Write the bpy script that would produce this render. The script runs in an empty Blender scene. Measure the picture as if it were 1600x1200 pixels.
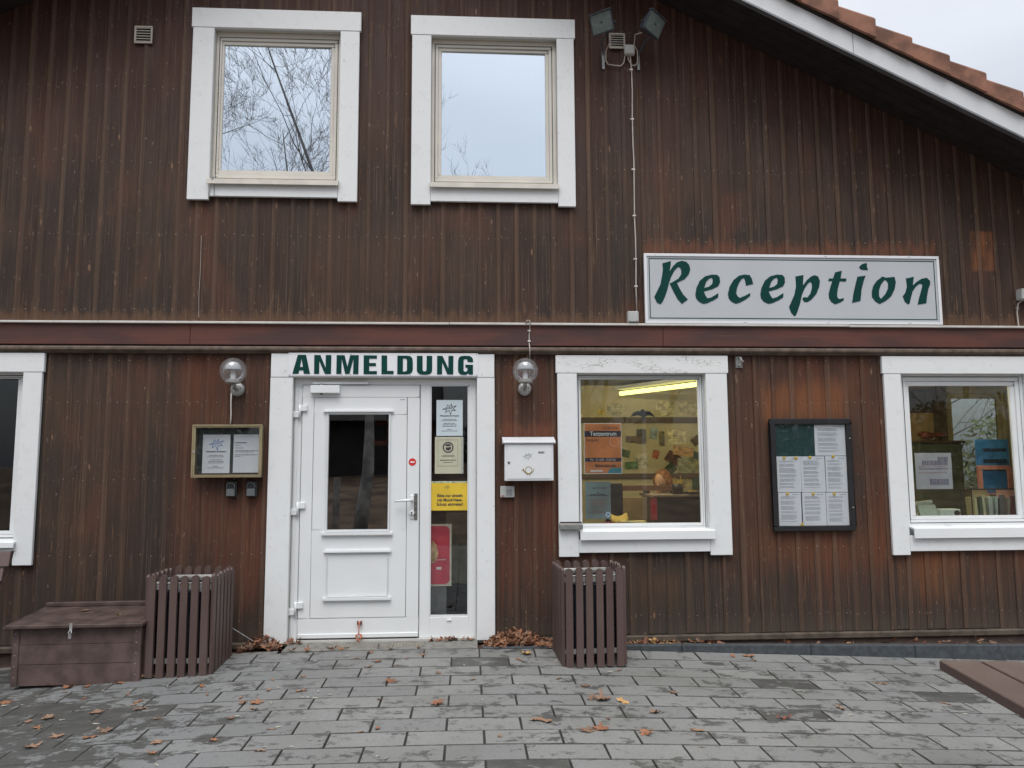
import bpy, bmesh, math, random
from mathutils import Vector, Matrix
from mathutils.geometry import tessellate_polygon
random.seed(7)
PI = math.pi
S = bpy.context.scene
C = S.collection

# ---------------------------------------------------------------- camera
cd = bpy.data.cameras.new('camera')
cam = bpy.data.objects.new('camera', cd)
C.objects.link(cam)
S.camera = cam
PITCH, YAW, ROLL = .1025, .058, -.0050
fw = Vector((math.sin(YAW)*math.cos(PITCH), math.cos(YAW)*math.cos(PITCH), math.sin(PITCH)))
rt = Vector((math.cos(YAW), -math.sin(YAW), 0))
up = rt.cross(fw)
rt2 = rt*math.cos(ROLL) + up*math.sin(ROLL)
up2 = -rt*math.sin(ROLL) + up*math.cos(ROLL)
cam.matrix_world = Matrix(((rt2.x, up2.x, -fw.x, 0), (rt2.y, up2.y, -fw.y, -6.16), (rt2.z, up2.z, -fw.z, 1.375), (0, 0, 0, 1)))
cd.sensor_width = 36
cd.lens = 1195/1600*36
cd.clip_start = .05
cd.clip_end = 600

# ---------------------------------------------------------------- sky, sun, exposure
SUN_EL, SUN_ROT = math.radians(60), math.radians(186)
w = bpy.data.worlds.new('World')
S.world = w
w.use_nodes = True
nt = w.node_tree
nt.nodes.clear()
wo = nt.nodes.new('ShaderNodeOutputWorld')
bg = nt.nodes.new('ShaderNodeBackground')
sky = nt.nodes.new('ShaderNodeTexSky')
sky.sky_type = 'NISHITA'
sky.sun_disc = False
sky.sun_elevation = SUN_EL
sky.sun_rotation = SUN_ROT
sky.air_density = 1.5
sky.dust_density = 3
tc = nt.nodes.new('ShaderNodeTexCoord')
sx = nt.nodes.new('ShaderNodeSeparateXYZ')
nt.links.new(tc.outputs['Generated'], sx.inputs[0])
gr = nt.nodes.new('ShaderNodeValToRGB')          # overcast deck: brighter towards the zenith
gr.color_ramp.elements[0].position = 0.0
gr.color_ramp.elements[0].color = (.13, .14, .165, 1)
gr.color_ramp.elements[1].position = 1.0
gr.color_ramp.elements[1].color = (1.40, 1.40, 1.41, 1)
for _p, _c in ((.25, (.36, .385, .43)), (.45, (.60, .625, .675)), (.60, (.76, .775, .81))):
    _e = gr.color_ramp.elements.new(_p); _e.color = (*_c, 1)
nt.links.new(sx.outputs['Z'], gr.inputs[0])
ns = nt.nodes.new('ShaderNodeTexNoise')
ns.inputs['Scale'].default_value = 2.2
ns.inputs['Detail'].default_value = 4
mp = nt.nodes.new('ShaderNodeMapping')
mp.inputs['Scale'].default_value = (1, 1, 2.5)
nt.links.new(tc.outputs['Generated'], mp.inputs[0])
nt.links.new(mp.outputs[0], ns.inputs['Vector'])
nr = nt.nodes.new('ShaderNodeMapRange')
nr.inputs['From Min'].default_value = .3
nr.inputs['From Max'].default_value = .7
nr.inputs['To Min'].default_value = 10.4
nr.inputs['To Max'].default_value = 13.0
nt.links.new(ns.outputs[0], nr.inputs[0])
ml = nt.nodes.new('ShaderNodeVectorMath')
ml.operation = 'SCALE'
nt.links.new(gr.outputs[0], ml.inputs[0])
nt.links.new(nr.outputs[0], ml.inputs['Scale'])
mx = nt.nodes.new('ShaderNodeMix')
mx.data_type = 'RGBA'
mx.inputs[0].default_value = .85
nt.links.new(sky.outputs[0], mx.inputs[6])
nt.links.new(ml.outputs[0], mx.inputs[7])
nt.links.new(mx.outputs[2], bg.inputs[0])
bg.inputs[1].default_value = .12
nt.links.new(bg.outputs[0], wo.inputs[0])

sl = bpy.data.lights.new('sun', 'SUN')
sun = bpy.data.objects.new('sun', sl)
C.objects.link(sun)
sl.energy = 1.5
sl.angle = math.radians(34)
sl.color = (1, .98, .95)
sd = Vector((math.sin(SUN_ROT)*math.cos(SUN_EL), math.cos(SUN_ROT)*math.cos(SUN_EL), math.sin(SUN_EL)))
sun.rotation_euler = sd.to_track_quat('Z', 'Y').to_euler()
S.view_settings.view_transform = 'Standard'
S.view_settings.look = 'None'
S.view_settings.exposure = .18
S.view_settings.gamma = 1
S.view_settings.use_curve_mapping = False

# ---------------------------------------------------------------- materials
class NT:
    def __init__(s, name):
        s.m = bpy.data.materials.new(name)
        s.m.use_nodes = True
        s.t = s.m.node_tree
        s.p = s.t.nodes['Principled BSDF']
        s.out = s.t.nodes['Material Output']
        s._pos = None
    def n(s, kind, **kw):
        return s.t.nodes.new('ShaderNode'+kind)
    def l(s, a, b):
        s.t.links.new(a, b)
    def inp(s, sock, v):
        if hasattr(v, 'is_linked') or isinstance(v, bpy.types.NodeSocket): s.l(v, sock)
        else: sock.default_value = v
    def pos(s, scale=(1, 1, 1), off=(0, 0, 0)):
        if not s._pos: s._pos = s.n('NewGeometry').outputs['Position']
        m = s.n('Mapping')
        m.inputs['Scale'].default_value = scale
        m.inputs['Location'].default_value = off
        s.l(s._pos, m.inputs[0])
        return m.outputs[0]
    def noise(s, scale=(1, 1, 1), detail=3, rough=.5, dist=0, off=(0, 0, 0), vec=None):
        x = s.n('TexNoise')
        x.inputs['Scale'].default_value = 1
        x.inputs['Detail'].default_value = detail
        x.inputs['Roughness'].default_value = rough
        x.inputs['Distortion'].default_value = dist
        s.l(vec or s.pos(scale, off), x.inputs['Vector'])
        return x.outputs[0]
    def ramp(s, v, a, b, lo=0., hi=1.):
        r = s.n('MapRange')
        s.inp(r.inputs[0], v)
        r.inputs[1].default_value = a; r.inputs[2].default_value = b
        r.inputs[3].default_value = lo; r.inputs[4].default_value = hi
        r.interpolation_type = 'SMOOTHSTEP'
        return r.outputs[0]
    def math(s, op, a, b=0.):
        r = s.n('Math'); r.operation = op
        s.inp(r.inputs[0], a); s.inp(r.inputs[1], b)
        return r.outputs[0]
    def mix(s, f, a, b, mode='MIX'):
        r = s.n('Mix'); r.data_type = 'RGBA'; r.blend_type = mode
        s.inp(r.inputs[0], f)
        for i, v in ((6, a), (7, b)):
            s.inp(r.inputs[i], v if isinstance(v, bpy.types.NodeSocket) else (*v, 1))
        return r.outputs[2]
    def rnd(s):
        return s.n('ObjectInfo').outputs['Random']
    def xyz(s):
        if not s._pos: s._pos = s.n('NewGeometry').outputs['Position']
        q = s.n('SeparateXYZ'); s.l(s._pos, q.inputs[0])
        return q.outputs
    def box(s, x0, x1, z0, z1, e=.05, wob=None):
        q = s.xyz(); X, Z = q[0], q[2]
        if wob is not None:
            X = s.math('ADD', X, wob); Z = s.math('ADD', Z, wob)
        a = s.math('MULTIPLY', s.ramp(X, x0-e, x0+e), s.ramp(X, x1-e, x1+e, 1, 0))
        b = s.math('MULTIPLY', s.ramp(Z, z0-e, z0+e), s.ramp(Z, z1-e, z1+e, 1, 0))
        return s.math('MULTIPLY', a, b)
    def bump(s, h, strength=.3, dist=.01):
        b = s.n('Bump')
        b.inputs['Strength'].default_value = strength
        b.inputs['Distance'].default_value = dist
        s.l(h, b.inputs['Height'])
        s.l(b.outputs[0], s.p.inputs['Normal'])
    def col(s, c):
        s.inp(s.p.inputs['Base Color'], c if isinstance(c, bpy.types.NodeSocket) else (*c, 1))
    def rough(s, v): s.inp(s.p.inputs['Roughness'], v)

def simple(name, c, rough=.6, metal=0, var=.12, sc=9, bump=0, emit=None, es=1):
    n = NT(name)
    f = n.noise((sc, sc, sc), 4)
    n.col(n.mix(n.ramp(f, .3, .7), tuple(x*(1-var) for x in c), tuple(min(1, x*(1+var)) for x in c)))
    n.rough(rough)
    n.p.inputs['Metallic'].default_value = metal
    if bump: n.bump(n.noise((sc*12,)*3, 3), bump, .002)
    if emit:
        n.p.inputs['Emission Color'].default_value = (*emit, 1)
        n.p.inputs['Emission Strength'].default_value = es
    return n.m

def wood_wall(name, worn=0., tone=0.):
    n = NT(name)
    r = n.rnd()
    off = n.math('MULTIPLY', r, 37.)
    cb = n.n('CombineXYZ'); n.l(off, cb.inputs[0]); n.l(off, cb.inputs[2])
    va = n.n('VectorMath'); va.operation = 'ADD'
    n.l(n.pos(), va.inputs[0]); n.l(cb.outputs[0], va.inputs[1])
    def sv(sc):
        m = n.n('Mapping'); m.inputs['Scale'].default_value = sc; n.l(va.outputs[0], m.inputs[0]); return m.outputs[0]
    grain = n.noise(vec=sv((95, 95, 2.2)), detail=4, rough=.6, dist=.6)
    wide = n.noise(vec=sv((26, 26, .8)), detail=3, dist=.8)
    blot = n.noise((1.1, 1.1, .9), 3)
    blot2 = n.noise((5., 5., 1.2), 4, off=(3, 1, 7))
    x, y, z = n.xyz()
    # weathered brown stain: greyer and redder boards side by side
    c = n.mix(n.ramp(blot, .35, .65), (.072, .042, .028), (.036, .027, .022))
    c = n.mix(n.math('MULTIPLY', n.ramp(r, .0, 1.), .55), c, (.064, .030, .020))
    c = n.mix(n.ramp(blot2, .52, .72, 0, .5), c, (.033, .023, .020))
    c = n.mix(n.ramp(n.noise((2.2, 2.2, 1.3), 4, off=(12, 3, 3)), .52, .70, 0, .5), c, (.125, .045, .026))
    # upper gable, sheltered, more purple-red
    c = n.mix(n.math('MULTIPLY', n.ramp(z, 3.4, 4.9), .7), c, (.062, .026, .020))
    low = n.ramp(z, 2.2, 2.3, 1, 0)
    # sheltered lower storey keeps a redder stain towards the right and round the door
    rr = n.math('MULTIPLY', n.math('MULTIPLY', low, n.ramp(x, 1.7, 3.2)), n.ramp(n.noise((3., 3., .9), 3, off=(9, 2, 4)), .32, .62))
    c = n.mix(n.math('MULTIPLY', rr, .66), c, (.135, .043, .019))
    rd = n.math('MULTIPLY', n.math('MULTIPLY', low, n.ramp(x, -2.5, -2.1)), n.ramp(x, 1.2, .8, 1, 1))
    rd = n.math('MULTIPLY', rd, n.ramp(n.math('ABSOLUTE', n.math('ADD', x, .65)), 1.5, 1.95, 1, 0))
    rd = n.math('MULTIPLY', rd, n.ramp(n.noise((7., 7., .7), 3, off=(1, 5, 2)), .38, .62, .25, 1))
    c = n.mix(n.math('MULTIPLY', rd, .62), c, (.125, .038, .019))
    wob = n.math('MULTIPLY', n.math('SUBTRACT', n.noise((14, 14, 1.2), 4, off=(2, 2, 2)), .5), .35)
    # bleached or freshly bared patches
    for bx, cc, am in (((2.40, 3.15, 1.70, 2.0, .10), (.24, .085, .032), .6), ((1.45, 3.95, 3.08, 3.2, .05), (.17, .062, .032), .7),
                       ((3.55, 4.05, .25, .62, .10), (.20, .075, .028), .6), ((2.30, 3.4, .5, .82, .14), (.16, .055, .023), .45),
                       ((-4.9, 6, 2.45, 2.58, .03), (.150, .078, .042), .55), ((.28, .72, 1.55, 1.68, .04), (.19, .062, .03), .6),
                       ((-2.15, -1.6, .7, 1.2, .2), (.13, .042, .02), .4), ((1.3, 1.75, .15, .5, .1), (.15, .075, .035), .4)):
        c = n.mix(n.math('MULTIPLY', n.box(*bx, wob=wob), am), c, cc)
    c = n.mix(n.math('MULTIPLY', n.math('MULTIPLY', n.box(4.305, 4.50, 2.985, 3.33, .014), n.ramp(n.noise((16, 16, 3), 4, .6, off=(1, 1, 9)), .36, .58, .25, 1)), .8), c, (.27, .098, .036))
    # dark damp foot of the boards
    wob2 = n.math('MULTIPLY', n.math('SUBTRACT', n.noise((22, 22, .8), 4, .7, off=(6, 2, 1)), .5), 1.5)
    foot = n.math('MULTIPLY', n.ramp(n.math('ADD', z, wob2), .1, .70, 1, 0), .75)
    c = n.mix(foot, c, (.038, .033, .028))
    c = n.mix(n.math('MULTIPLY', n.math('MULTIPLY', n.ramp(z, .0, .22, 1, 0), low), .35), c, (.11, .09, .072))
    # grain
    c = n.mix(n.ramp(wide, .45, .75, 0, .38), c, (.022, .015, .012))
    c = n.mix(n.ramp(grain, .52, .78, 0, .5), c, (.025, .017, .014))
    c = n.mix(n.ramp(grain, .24, .43, .5, 0), c, (.160, .095, .062))
    ext = n.noise(vec=sv((190, 190, 1.3)), detail=2)
    c = n.mix(n.ramp(ext, .60, .72, 0, .5), c, (.20, .125, .085))
    c = n.mix(n.ramp(ext, .26, .38, .5, 0), c, (.022, .016, .014))
    # knots
    vo = n.n('TexVoronoi'); vo.inputs['Scale'].default_value = 1
    n.l(sv((8.5, 8.5, 2.6)), vo.inputs['Vector'])
    fine = n.noise((55, 55, 22), 4, .7, off=(8, 1, 3))
    kn = n.math('MULTIPLY', n.ramp(n.math('ADD', vo.outputs['Distance'], n.math('MULTIPLY', fine, .08)), .11, .17, 1, 0), n.ramp(vo.outputs['Color'], .35, .45))
    c = n.mix(n.math('MULTIPLY', kn, .65), c, (.030, .016, .012))
    core = n.math('MULTIPLY', n.ramp(vo.outputs['Distance'], .04, .10, 1, 0), n.ramp(vo.outputs['Color'], .45, .5))
    c = n.mix(n.math('MULTIPLY', core, .8), c, (.26, .15, .095))
    gold = n.math('MULTIPLY', n.ramp(n.noise(vec=sv((34, 34, 2.6)), detail=4, rough=.6), .60, .70), n.ramp(n.noise((1.7, 1.7, 1.7), 3, off=(4, 9, 9)), .42, .6))
    c = n.mix(n.math('MULTIPLY', gold, .6), c, (.20, .115, .062))
    ring = n.math('MULTIPLY', n.ramp(vo.outputs['Distance'], .09, .12), n.ramp(vo.outputs['Distance'], .12, .17, 1, 0))
    c = n.mix(n.math('MULTIPLY', n.math('MULTIPLY', ring, n.ramp(fine, .5, .6)), .35), c, (.20, .12, .08))
    # pale chips and bird specks
    sp = n.noise((38, 38, 16), 2, off=(5, 5, 5))
    c = n.mix(n.ramp(sp, .68, .74, 0, .5), c, (.26, .19, .145))
    mot = n.noise((70, 70, 26), 4, .7, off=(2, 8, 5))
    c = n.mix(n.ramp(mot, .56, .76, 0, .5), c, (.145, .092, .065))
    c = n.mix(n.ramp(mot, .26, .42, .45, 0), c, (.03, .022, .018))
    if worn:  # streaky paler tone mixed in for the rib faces
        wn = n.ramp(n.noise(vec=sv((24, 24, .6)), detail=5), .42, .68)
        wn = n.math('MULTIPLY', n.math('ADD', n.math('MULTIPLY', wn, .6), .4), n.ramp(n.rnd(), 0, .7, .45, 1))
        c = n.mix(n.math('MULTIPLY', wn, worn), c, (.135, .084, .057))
    n.col(c)
    n.rough(n.ramp(blot2, .3, .7, .55, .75))
    n.bump(n.math('ADD', n.math('MULTIPLY', grain, .6), n.math('MULTIPLY', ext, .5)), .8, .003)
    n.p.inputs['Specular IOR Level'].default_value = .3
    return n.m
WOOD = wood_wall('stained cladding boards')
PALERIB = wood_wall('stained cladding paler rib', .64)

def beam_mat():
    n = NT('beam red brown stain')
    g = n.noise((1.5, 60, 60), 4, dist=.5)
    b = n.noise((1.6, 1, 6), 3, off=(4, 0, 0))
    c = n.mix(n.ramp(b, .36, .66), (.120, .038, .026), (.062, .028, .024))
    c = n.mix(n.ramp(g, .5, .75, 0, .4), c, (.05, .02, .016))
    c = n.mix(n.ramp(g, .25, .4, .3, 0), c, (.2, .09, .06))
    n.col(c); n.rough(.6); n.bump(g, .4, .002)
    return n.m
BEAM = beam_mat()
TRIMB = simple('weathered grey brown moulding', (.125, .092, .070), .7, var=.3, sc=14)
SILLW = simple('grey weathered sill timber', (.082, .064, .048), .8, var=.35, sc=10)

def paint(name, c, dirt=.3, crack=0, scale=1.6):
    n = NT(name)
    r = n.rnd()
    d = n.noise((7*scale, 7, 7*scale), 5, .65)
    g = n.noise((60, 60, 60), 3)
    fine = n.noise((22, 22, 22), 5, .6, off=(3, 3, 3))
    cc = n.mix(n.ramp(d, .50, .85, 0, dirt*.7), c, (.40, .40, .37))
    cc = n.mix(n.ramp(fine, .62, .72, 0, dirt*1.1), cc, (.30, .29, .26))
    cc = n.mix(n.math('MULTIPLY', r, .05), cc, (.6, .62, .6))
    h = n.math('ADD', n.math('MULTIPLY', g, .4), fine)
    if crack:
        v = n.n('TexVoronoi'); v.feature = 'DISTANCE_TO_EDGE'; v.inputs['Scale'].default_value = 1
        n.l(n.pos((14, 14, 55)), v.inputs['Vector'])
        k = n.math('MULTIPLY', n.ramp(v.outputs[0], .015, .05, 1, 0), n.ramp(n.noise((3, 3, 9), 3), .5, .62))
        cc = n.mix(n.math('MULTIPLY', k, crack), cc, (.18, .17, .15))
    n.col(cc); n.rough(.5); n.bump(h, .25, .0015)
    return n.m
WHITE = paint('white casing paint', (.78, .80, .81), .34)
WHITE_C = paint('white casing paint cracked', (.78, .79, .79), .34, .9)
REVEAL = paint('grey white reveal paint', (.52, .51, .48), .35)
PVC = simple('white plastic frame', (.77, .79, .80), .3, var=.02, sc=3)
CREAMF = simple('cream painted sash', (.66, .63, .57), .4, var=.05, sc=5)
CREAMS = simple('cream metal sill', (.62, .59, .53), .45, var=.08, sc=8)
GASKET = simple('black rubber gasket', (.02, .02, .022), .6)
BLACKF = simple('black noticeboard frame', (.016, .016, .018), .4, var=.2)
GOLD = simple('gold anodised aluminium', (.50, .42, .26), .38, .75, var=.1)
GOLDD = simple('dull gold case lining', (.20, .175, .11), .5, .3)
DARKFELT = simple('dark grey backing board', (.055, .062, .06), .85)
GREENB = simple('dark green backing board', (.018, .062, .062), .8, var=.08)
GREENL = simple('dark green sign lettering', (.003, .048, .042), .6, var=.06)
GREENL.node_tree.nodes['Principled BSDF'].inputs['Specular IOR Level'].default_value = .15
SIGNW = simple('white sign face', (.80, .81, .84), .35, var=.03, sc=2)
SIGNG = simple('cool white sign face', (.50, .525, .55), .35, var=.03, sc=2)
PAPER = simple('white paper', (.76, .80, .84), .7, var=.03, sc=4)
PAPERB = simple('bluish white laminated paper', (.56, .64, .69), .4, var=.04, sc=4)
PAPERC = simple('cream laminated paper', (.50, .49, .37), .5, var=.05)
INK = simple('grey print ink', (.22, .24, .27), .8)
INKD = simple('dark print ink', (.04, .04, .045), .8)
INKB = simple('blue print ink', (.10, .25, .50), .8)
YELLOW = simple('yellow laminated notice', (.72, .50, .045), .4, var=.08, sc=5)
ORANGE = simple('orange poster print', (.62, .23, .09), .5, var=.15, sc=7)
NAVY = simple('dark violet poster band', (.06, .04, .06), .6)
TEAL = simple('teal poster print', (.03, .22, .28), .5)
WHITEP = simple('white print', (.75, .75, .75), .6, var=.02)
GREYP = simple('grey green poster print', (.16, .22, .23), .4, var=.25, sc=6)
RED = simple('red sticker', (.62, .03, .035), .4)
STEEL = simple('brushed steel', (.42, .42, .41), .5, .5, var=.15, sc=20)
ZINC = simple('dull galvanised steel', (.30, .31, .30), .5, .6, var=.2, sc=20)
BEIGE = simple('beige vent plastic', (.46, .42, .36), .6, var=.12)
GREYPL = simple('light grey plastic box', (.46, .47, .46), .5, var=.06)
CABLE = simple('pale cable sheath', (.48, .43, .39), .5)
CABLEW = simple('white cable sheath', (.70, .69, .66), .5)
BLACKP = simple('black plastic', (.018, .019, .021), .45)
GREYD = simple('dark grey plastic', (.11, .12, .125), .45)
FLOODB = simple('dark blue grey floodlight housing', (.055, .065, .080), .5, .2, var=.2)
FLOODG = simple('dusty floodlight glass', (.115, .145, .138), .25, var=.15, sc=25)
MAILB = simple('white enamel mailbox', (.74, .76, .78), .3, var=.02)
BRASS = simple('faded gold emblem', (.40, .33, .16), .5, .3)
TERRA = simple('terracotta roof tile', (.215, .098, .062), .75, var=.38, sc=8, bump=.3)
ALU = simple('grey aluminium edge strip', (.22, .23, .24), .4, .6)
VERGE = paint('white verge board paint', (.66, .68, .70), .25)
SOFFIT = simple('dark brown soffit boards', (.018, .013, .012), .8, var=.3)
PLINTH = simple('dark damp plinth render', (.075, .05, .042), .9, var=.3, sc=9)
CREAMWALL = simple('cream interior wallpaper', (.50, .45, .30), .8, var=.08, sc=3)
TANWALL = simple('tan interior wall', (.42, .30, .15), .8, var=.1)
BROWNRAIL = simple('brown interior rail', (.09, .06, .045), .6)
CEIL = simple('interior ceiling', (.30, .27, .22), .9)
FLOORI = simple('dark grey interior floor', (.07, .07, .075), .5, var=.15)
DARKROOM = simple('dim interior wall', (.10, .085, .07), .9, var=.3, sc=2)

def glass(name, refl, tint=(1, 1, 1), rough=0., cap=1., gc=(.92, .96, 1), haze=0.):
    n = NT(name)
    n.t.nodes.remove(n.p)
    g = n.n('BsdfGlossy'); g.inputs['Roughness'].default_value = rough; g.inputs['Color'].default_value = (*gc, 1)
    t = n.n('BsdfTransparent'); t.inputs[0].default_value = (*tint, 1)
    m = n.n('MixShader')
    f = n.n('LayerWeight'); f.inputs['Blend'].default_value = .35
    q = n.math('MINIMUM', n.math('MAXIMUM', n.math('MULTIPLY', f.outputs['Fresnel'], .5), refl), cap)
    n.l(q, m.inputs[0]); n.l(t.outputs[0], m.inputs[1]); n.l(g.outputs[0], m.inputs[2])
    if haze:
        df = n.n('BsdfDiffuse'); df.inputs[0].default_value = (.8, .8, .8, 1)
        m2 = n.n('MixShader'); m2.inputs[0].default_value = haze
        n.l(m.outputs[0], m2.inputs[1]); n.l(df.outputs[0], m2.inputs[2]); m = m2
    n.l(m.outputs[0], n.out.inputs[0])
    return n.m
G_UP = glass('coated upper window glass', .84, (.6, .65, .7), gc=(.82, .90, .97))
G_LOW = glass('window glass', .05, (.93, .95, .94))
G_DOOR = glass('tinted door glass', .20, (.35, .33, .31))
G_SIDE = glass('side light glass', .055, (.97, .97, .96))
G_CLEAR = glass('clear cover glass', .05)
G_GLOBE = glass('clear globe glass', .075, (.97, .97, .97), cap=.30, haze=.07)

def paver_mat():
    n = NT('grey concrete paver')
    r = n.rnd()
    x, y, z = n.xyz()
    c = n.mix(r, (.262, .262, .255), (.205, .208, .205))
    c = n.mix(n.ramp(x, -2.2, -.5, .35, 0), c, (.13, .145, .165))
    c = n.mix(n.ramp(n.noise((90, 90, 90), 3), .3, .7, 0, .30), c, (.10, .10, .10))
    c = n.mix(n.ramp(n.noise((260, 260, 260), 2), .62, .75, 0, .35), c, (.30, .30, .29))
    c = n.mix(n.ramp(n.noise((1.6, 1.6, 1.6), 4, off=(7, 3, 0)), .4, .7, 0, .35), c, (.13, .135, .12))
    st = n.noise((5.0, 7.5, 5), 9, .76, dist=.3, off=(11, 4, 0))
    left = n.math('MULTIPLY', n.ramp(x, -2.9, -1.2, .17, 0), n.ramp(y, -1.7, -.9, 1., .35))
    st = n.math('ADD', st, left)
    wet = n.ramp(st, .548, .580)
    st2 = n.ramp(n.noise((14, 17, 15), 6, .72, off=(2, 9, 0)), .595, .625)
    wet = n.math('MAXIMUM', wet, n.math('MULTIPLY', st2, .7))
    c = n.mix(n.math('MULTIPLY', wet, .82), c, (.060, .060, .056))
    n.col(c)
    n.rough(n.ramp(wet, 0, 1, .8, .5))
    n.p.inputs['Specular IOR Level'].default_value = .35
    n.bump(n.noise((120, 120, 120), 3), .35, .002)
    return n.m
PAVER = paver_mat()
def damp_mat():
    n = NT('damp dark concrete paver')
    e = n.noise((9, 9, 9), 4, .6)
    e2 = n.noise((7, 11, 7), 8, .72, off=(3, 3, 0))
    n.col(n.mix(n.ramp(e2, .56, .60), n.mix(n.ramp(e, .35, .7), (.062, .063, .060), (.088, .089, .085)), (.19, .19, .185)))
    n.rough(.5); n.bump(n.noise((120, 120, 120), 3), .35, .002)
    return n.m
DAMP = damp_mat()
JOINT = simple('dark paving joint sand', (.048, .046, .042), .9, var=.3, sc=30)
PAVEREDGE = simple('dirty paver edge', (.075, .073, .068), .9, var=.3, sc=30)
KERB = simple('dark blue grey kerb stone', (.055, .064, .072), .7, var=.25, sc=30, bump=.3)
KERBL = simple('pale worn concrete', (.19, .185, .17), .85, var=.2, sc=18, bump=.3)
SOIL = simple('leaf mould soil', (.060, .036, .024), .95, var=.4, sc=20, bump=.5)
GROUND = simple('brown autumn turf', (.13, .085, .055), .95, var=.5, sc=1.5)

def slat_mat():
    n = NT('brown recycled plastic slat')
    r = n.rnd()
    c = n.mix(r, (.105, .068, .060), (.085, .052, .046))
    c = n.mix(n.ramp(n.noise((8, 8, 3), 4), .45, .7, 0, .35), c, (.13, .095, .085))
    n.col(c); n.rough(.5); n.bump(n.noise((160, 160, 40), 3), .35, .0015)
    return n.m
SLAT = slat_mat()
BOXP = simple('brown painted chest boards', (.100, .066, .060), .7, var=.3, sc=9, bump=.3)
BOXD = simple('brown painted chest lid', (.072, .047, .040), .6, var=.4, sc=9, bump=.3)
BLUEBIN = simple('dark blue bin bag', (.012, .017, .032), .35, var=.4, sc=18)
WIRE = simple('black wire mesh', (.03, .032, .04), .4, .5)

def leaf_mat(name, a, b):
    n = NT(name)
    c = n.mix(n.rnd(), a, b)
    c = n.mix(n.ramp(n.noise((60, 60, 60), 3), .45, .7, 0, .45), c, (.10, .045, .02))
    n.col(c); n.rough(.6)
    return n.m
LEAF = leaf_mat('dry brown leaf', (.30, .185, .120), (.17, .105, .074))
LEAFR = leaf_mat('rusty orange leaf', (.34, .155, .078), (.24, .105, .058))
LEAFY = leaf_mat('pale yellow leaf', (.55, .35, .10), (.50, .30, .12))
LEAFP = leaf_mat('pale willow leaf', (.45, .44, .36), (.34, .33, .28))
BARK = simple('grey bark', (.17, .16, .15), .9, var=.35, sc=3)
BARKP = simple('pale birch bark', (.36, .34, .31), .8, var=.4, sc=4)
TWIG = simple('grey bare twigs', (.19, .18, .175), .9)
BUSHG = simple('dark evergreen leaf', (.030, .042, .022), .7, var=.5, sc=1.2)
BUSHO = simple('olive evergreen leaf', (.070, .075, .032), .7, var=.5, sc=1.2)
BRICKR = simple('red brick house wall', (.20, .085, .055), .85, var=.3, sc=4)
ROOFD = simple('dark roof covering', (.035, .032, .032), .8, var=.3, sc=3)
TUBE = simple('fluorescent tube', (.8, .7, .3), .5, emit=(1, .91, .28), es=2.2)
FILLTUBE = simple('added unseen fill tube', (.8, .7, .5), .5, emit=(1, .84, .50), es=80)  # strong glow for the added tubes that brighten the office

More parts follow.
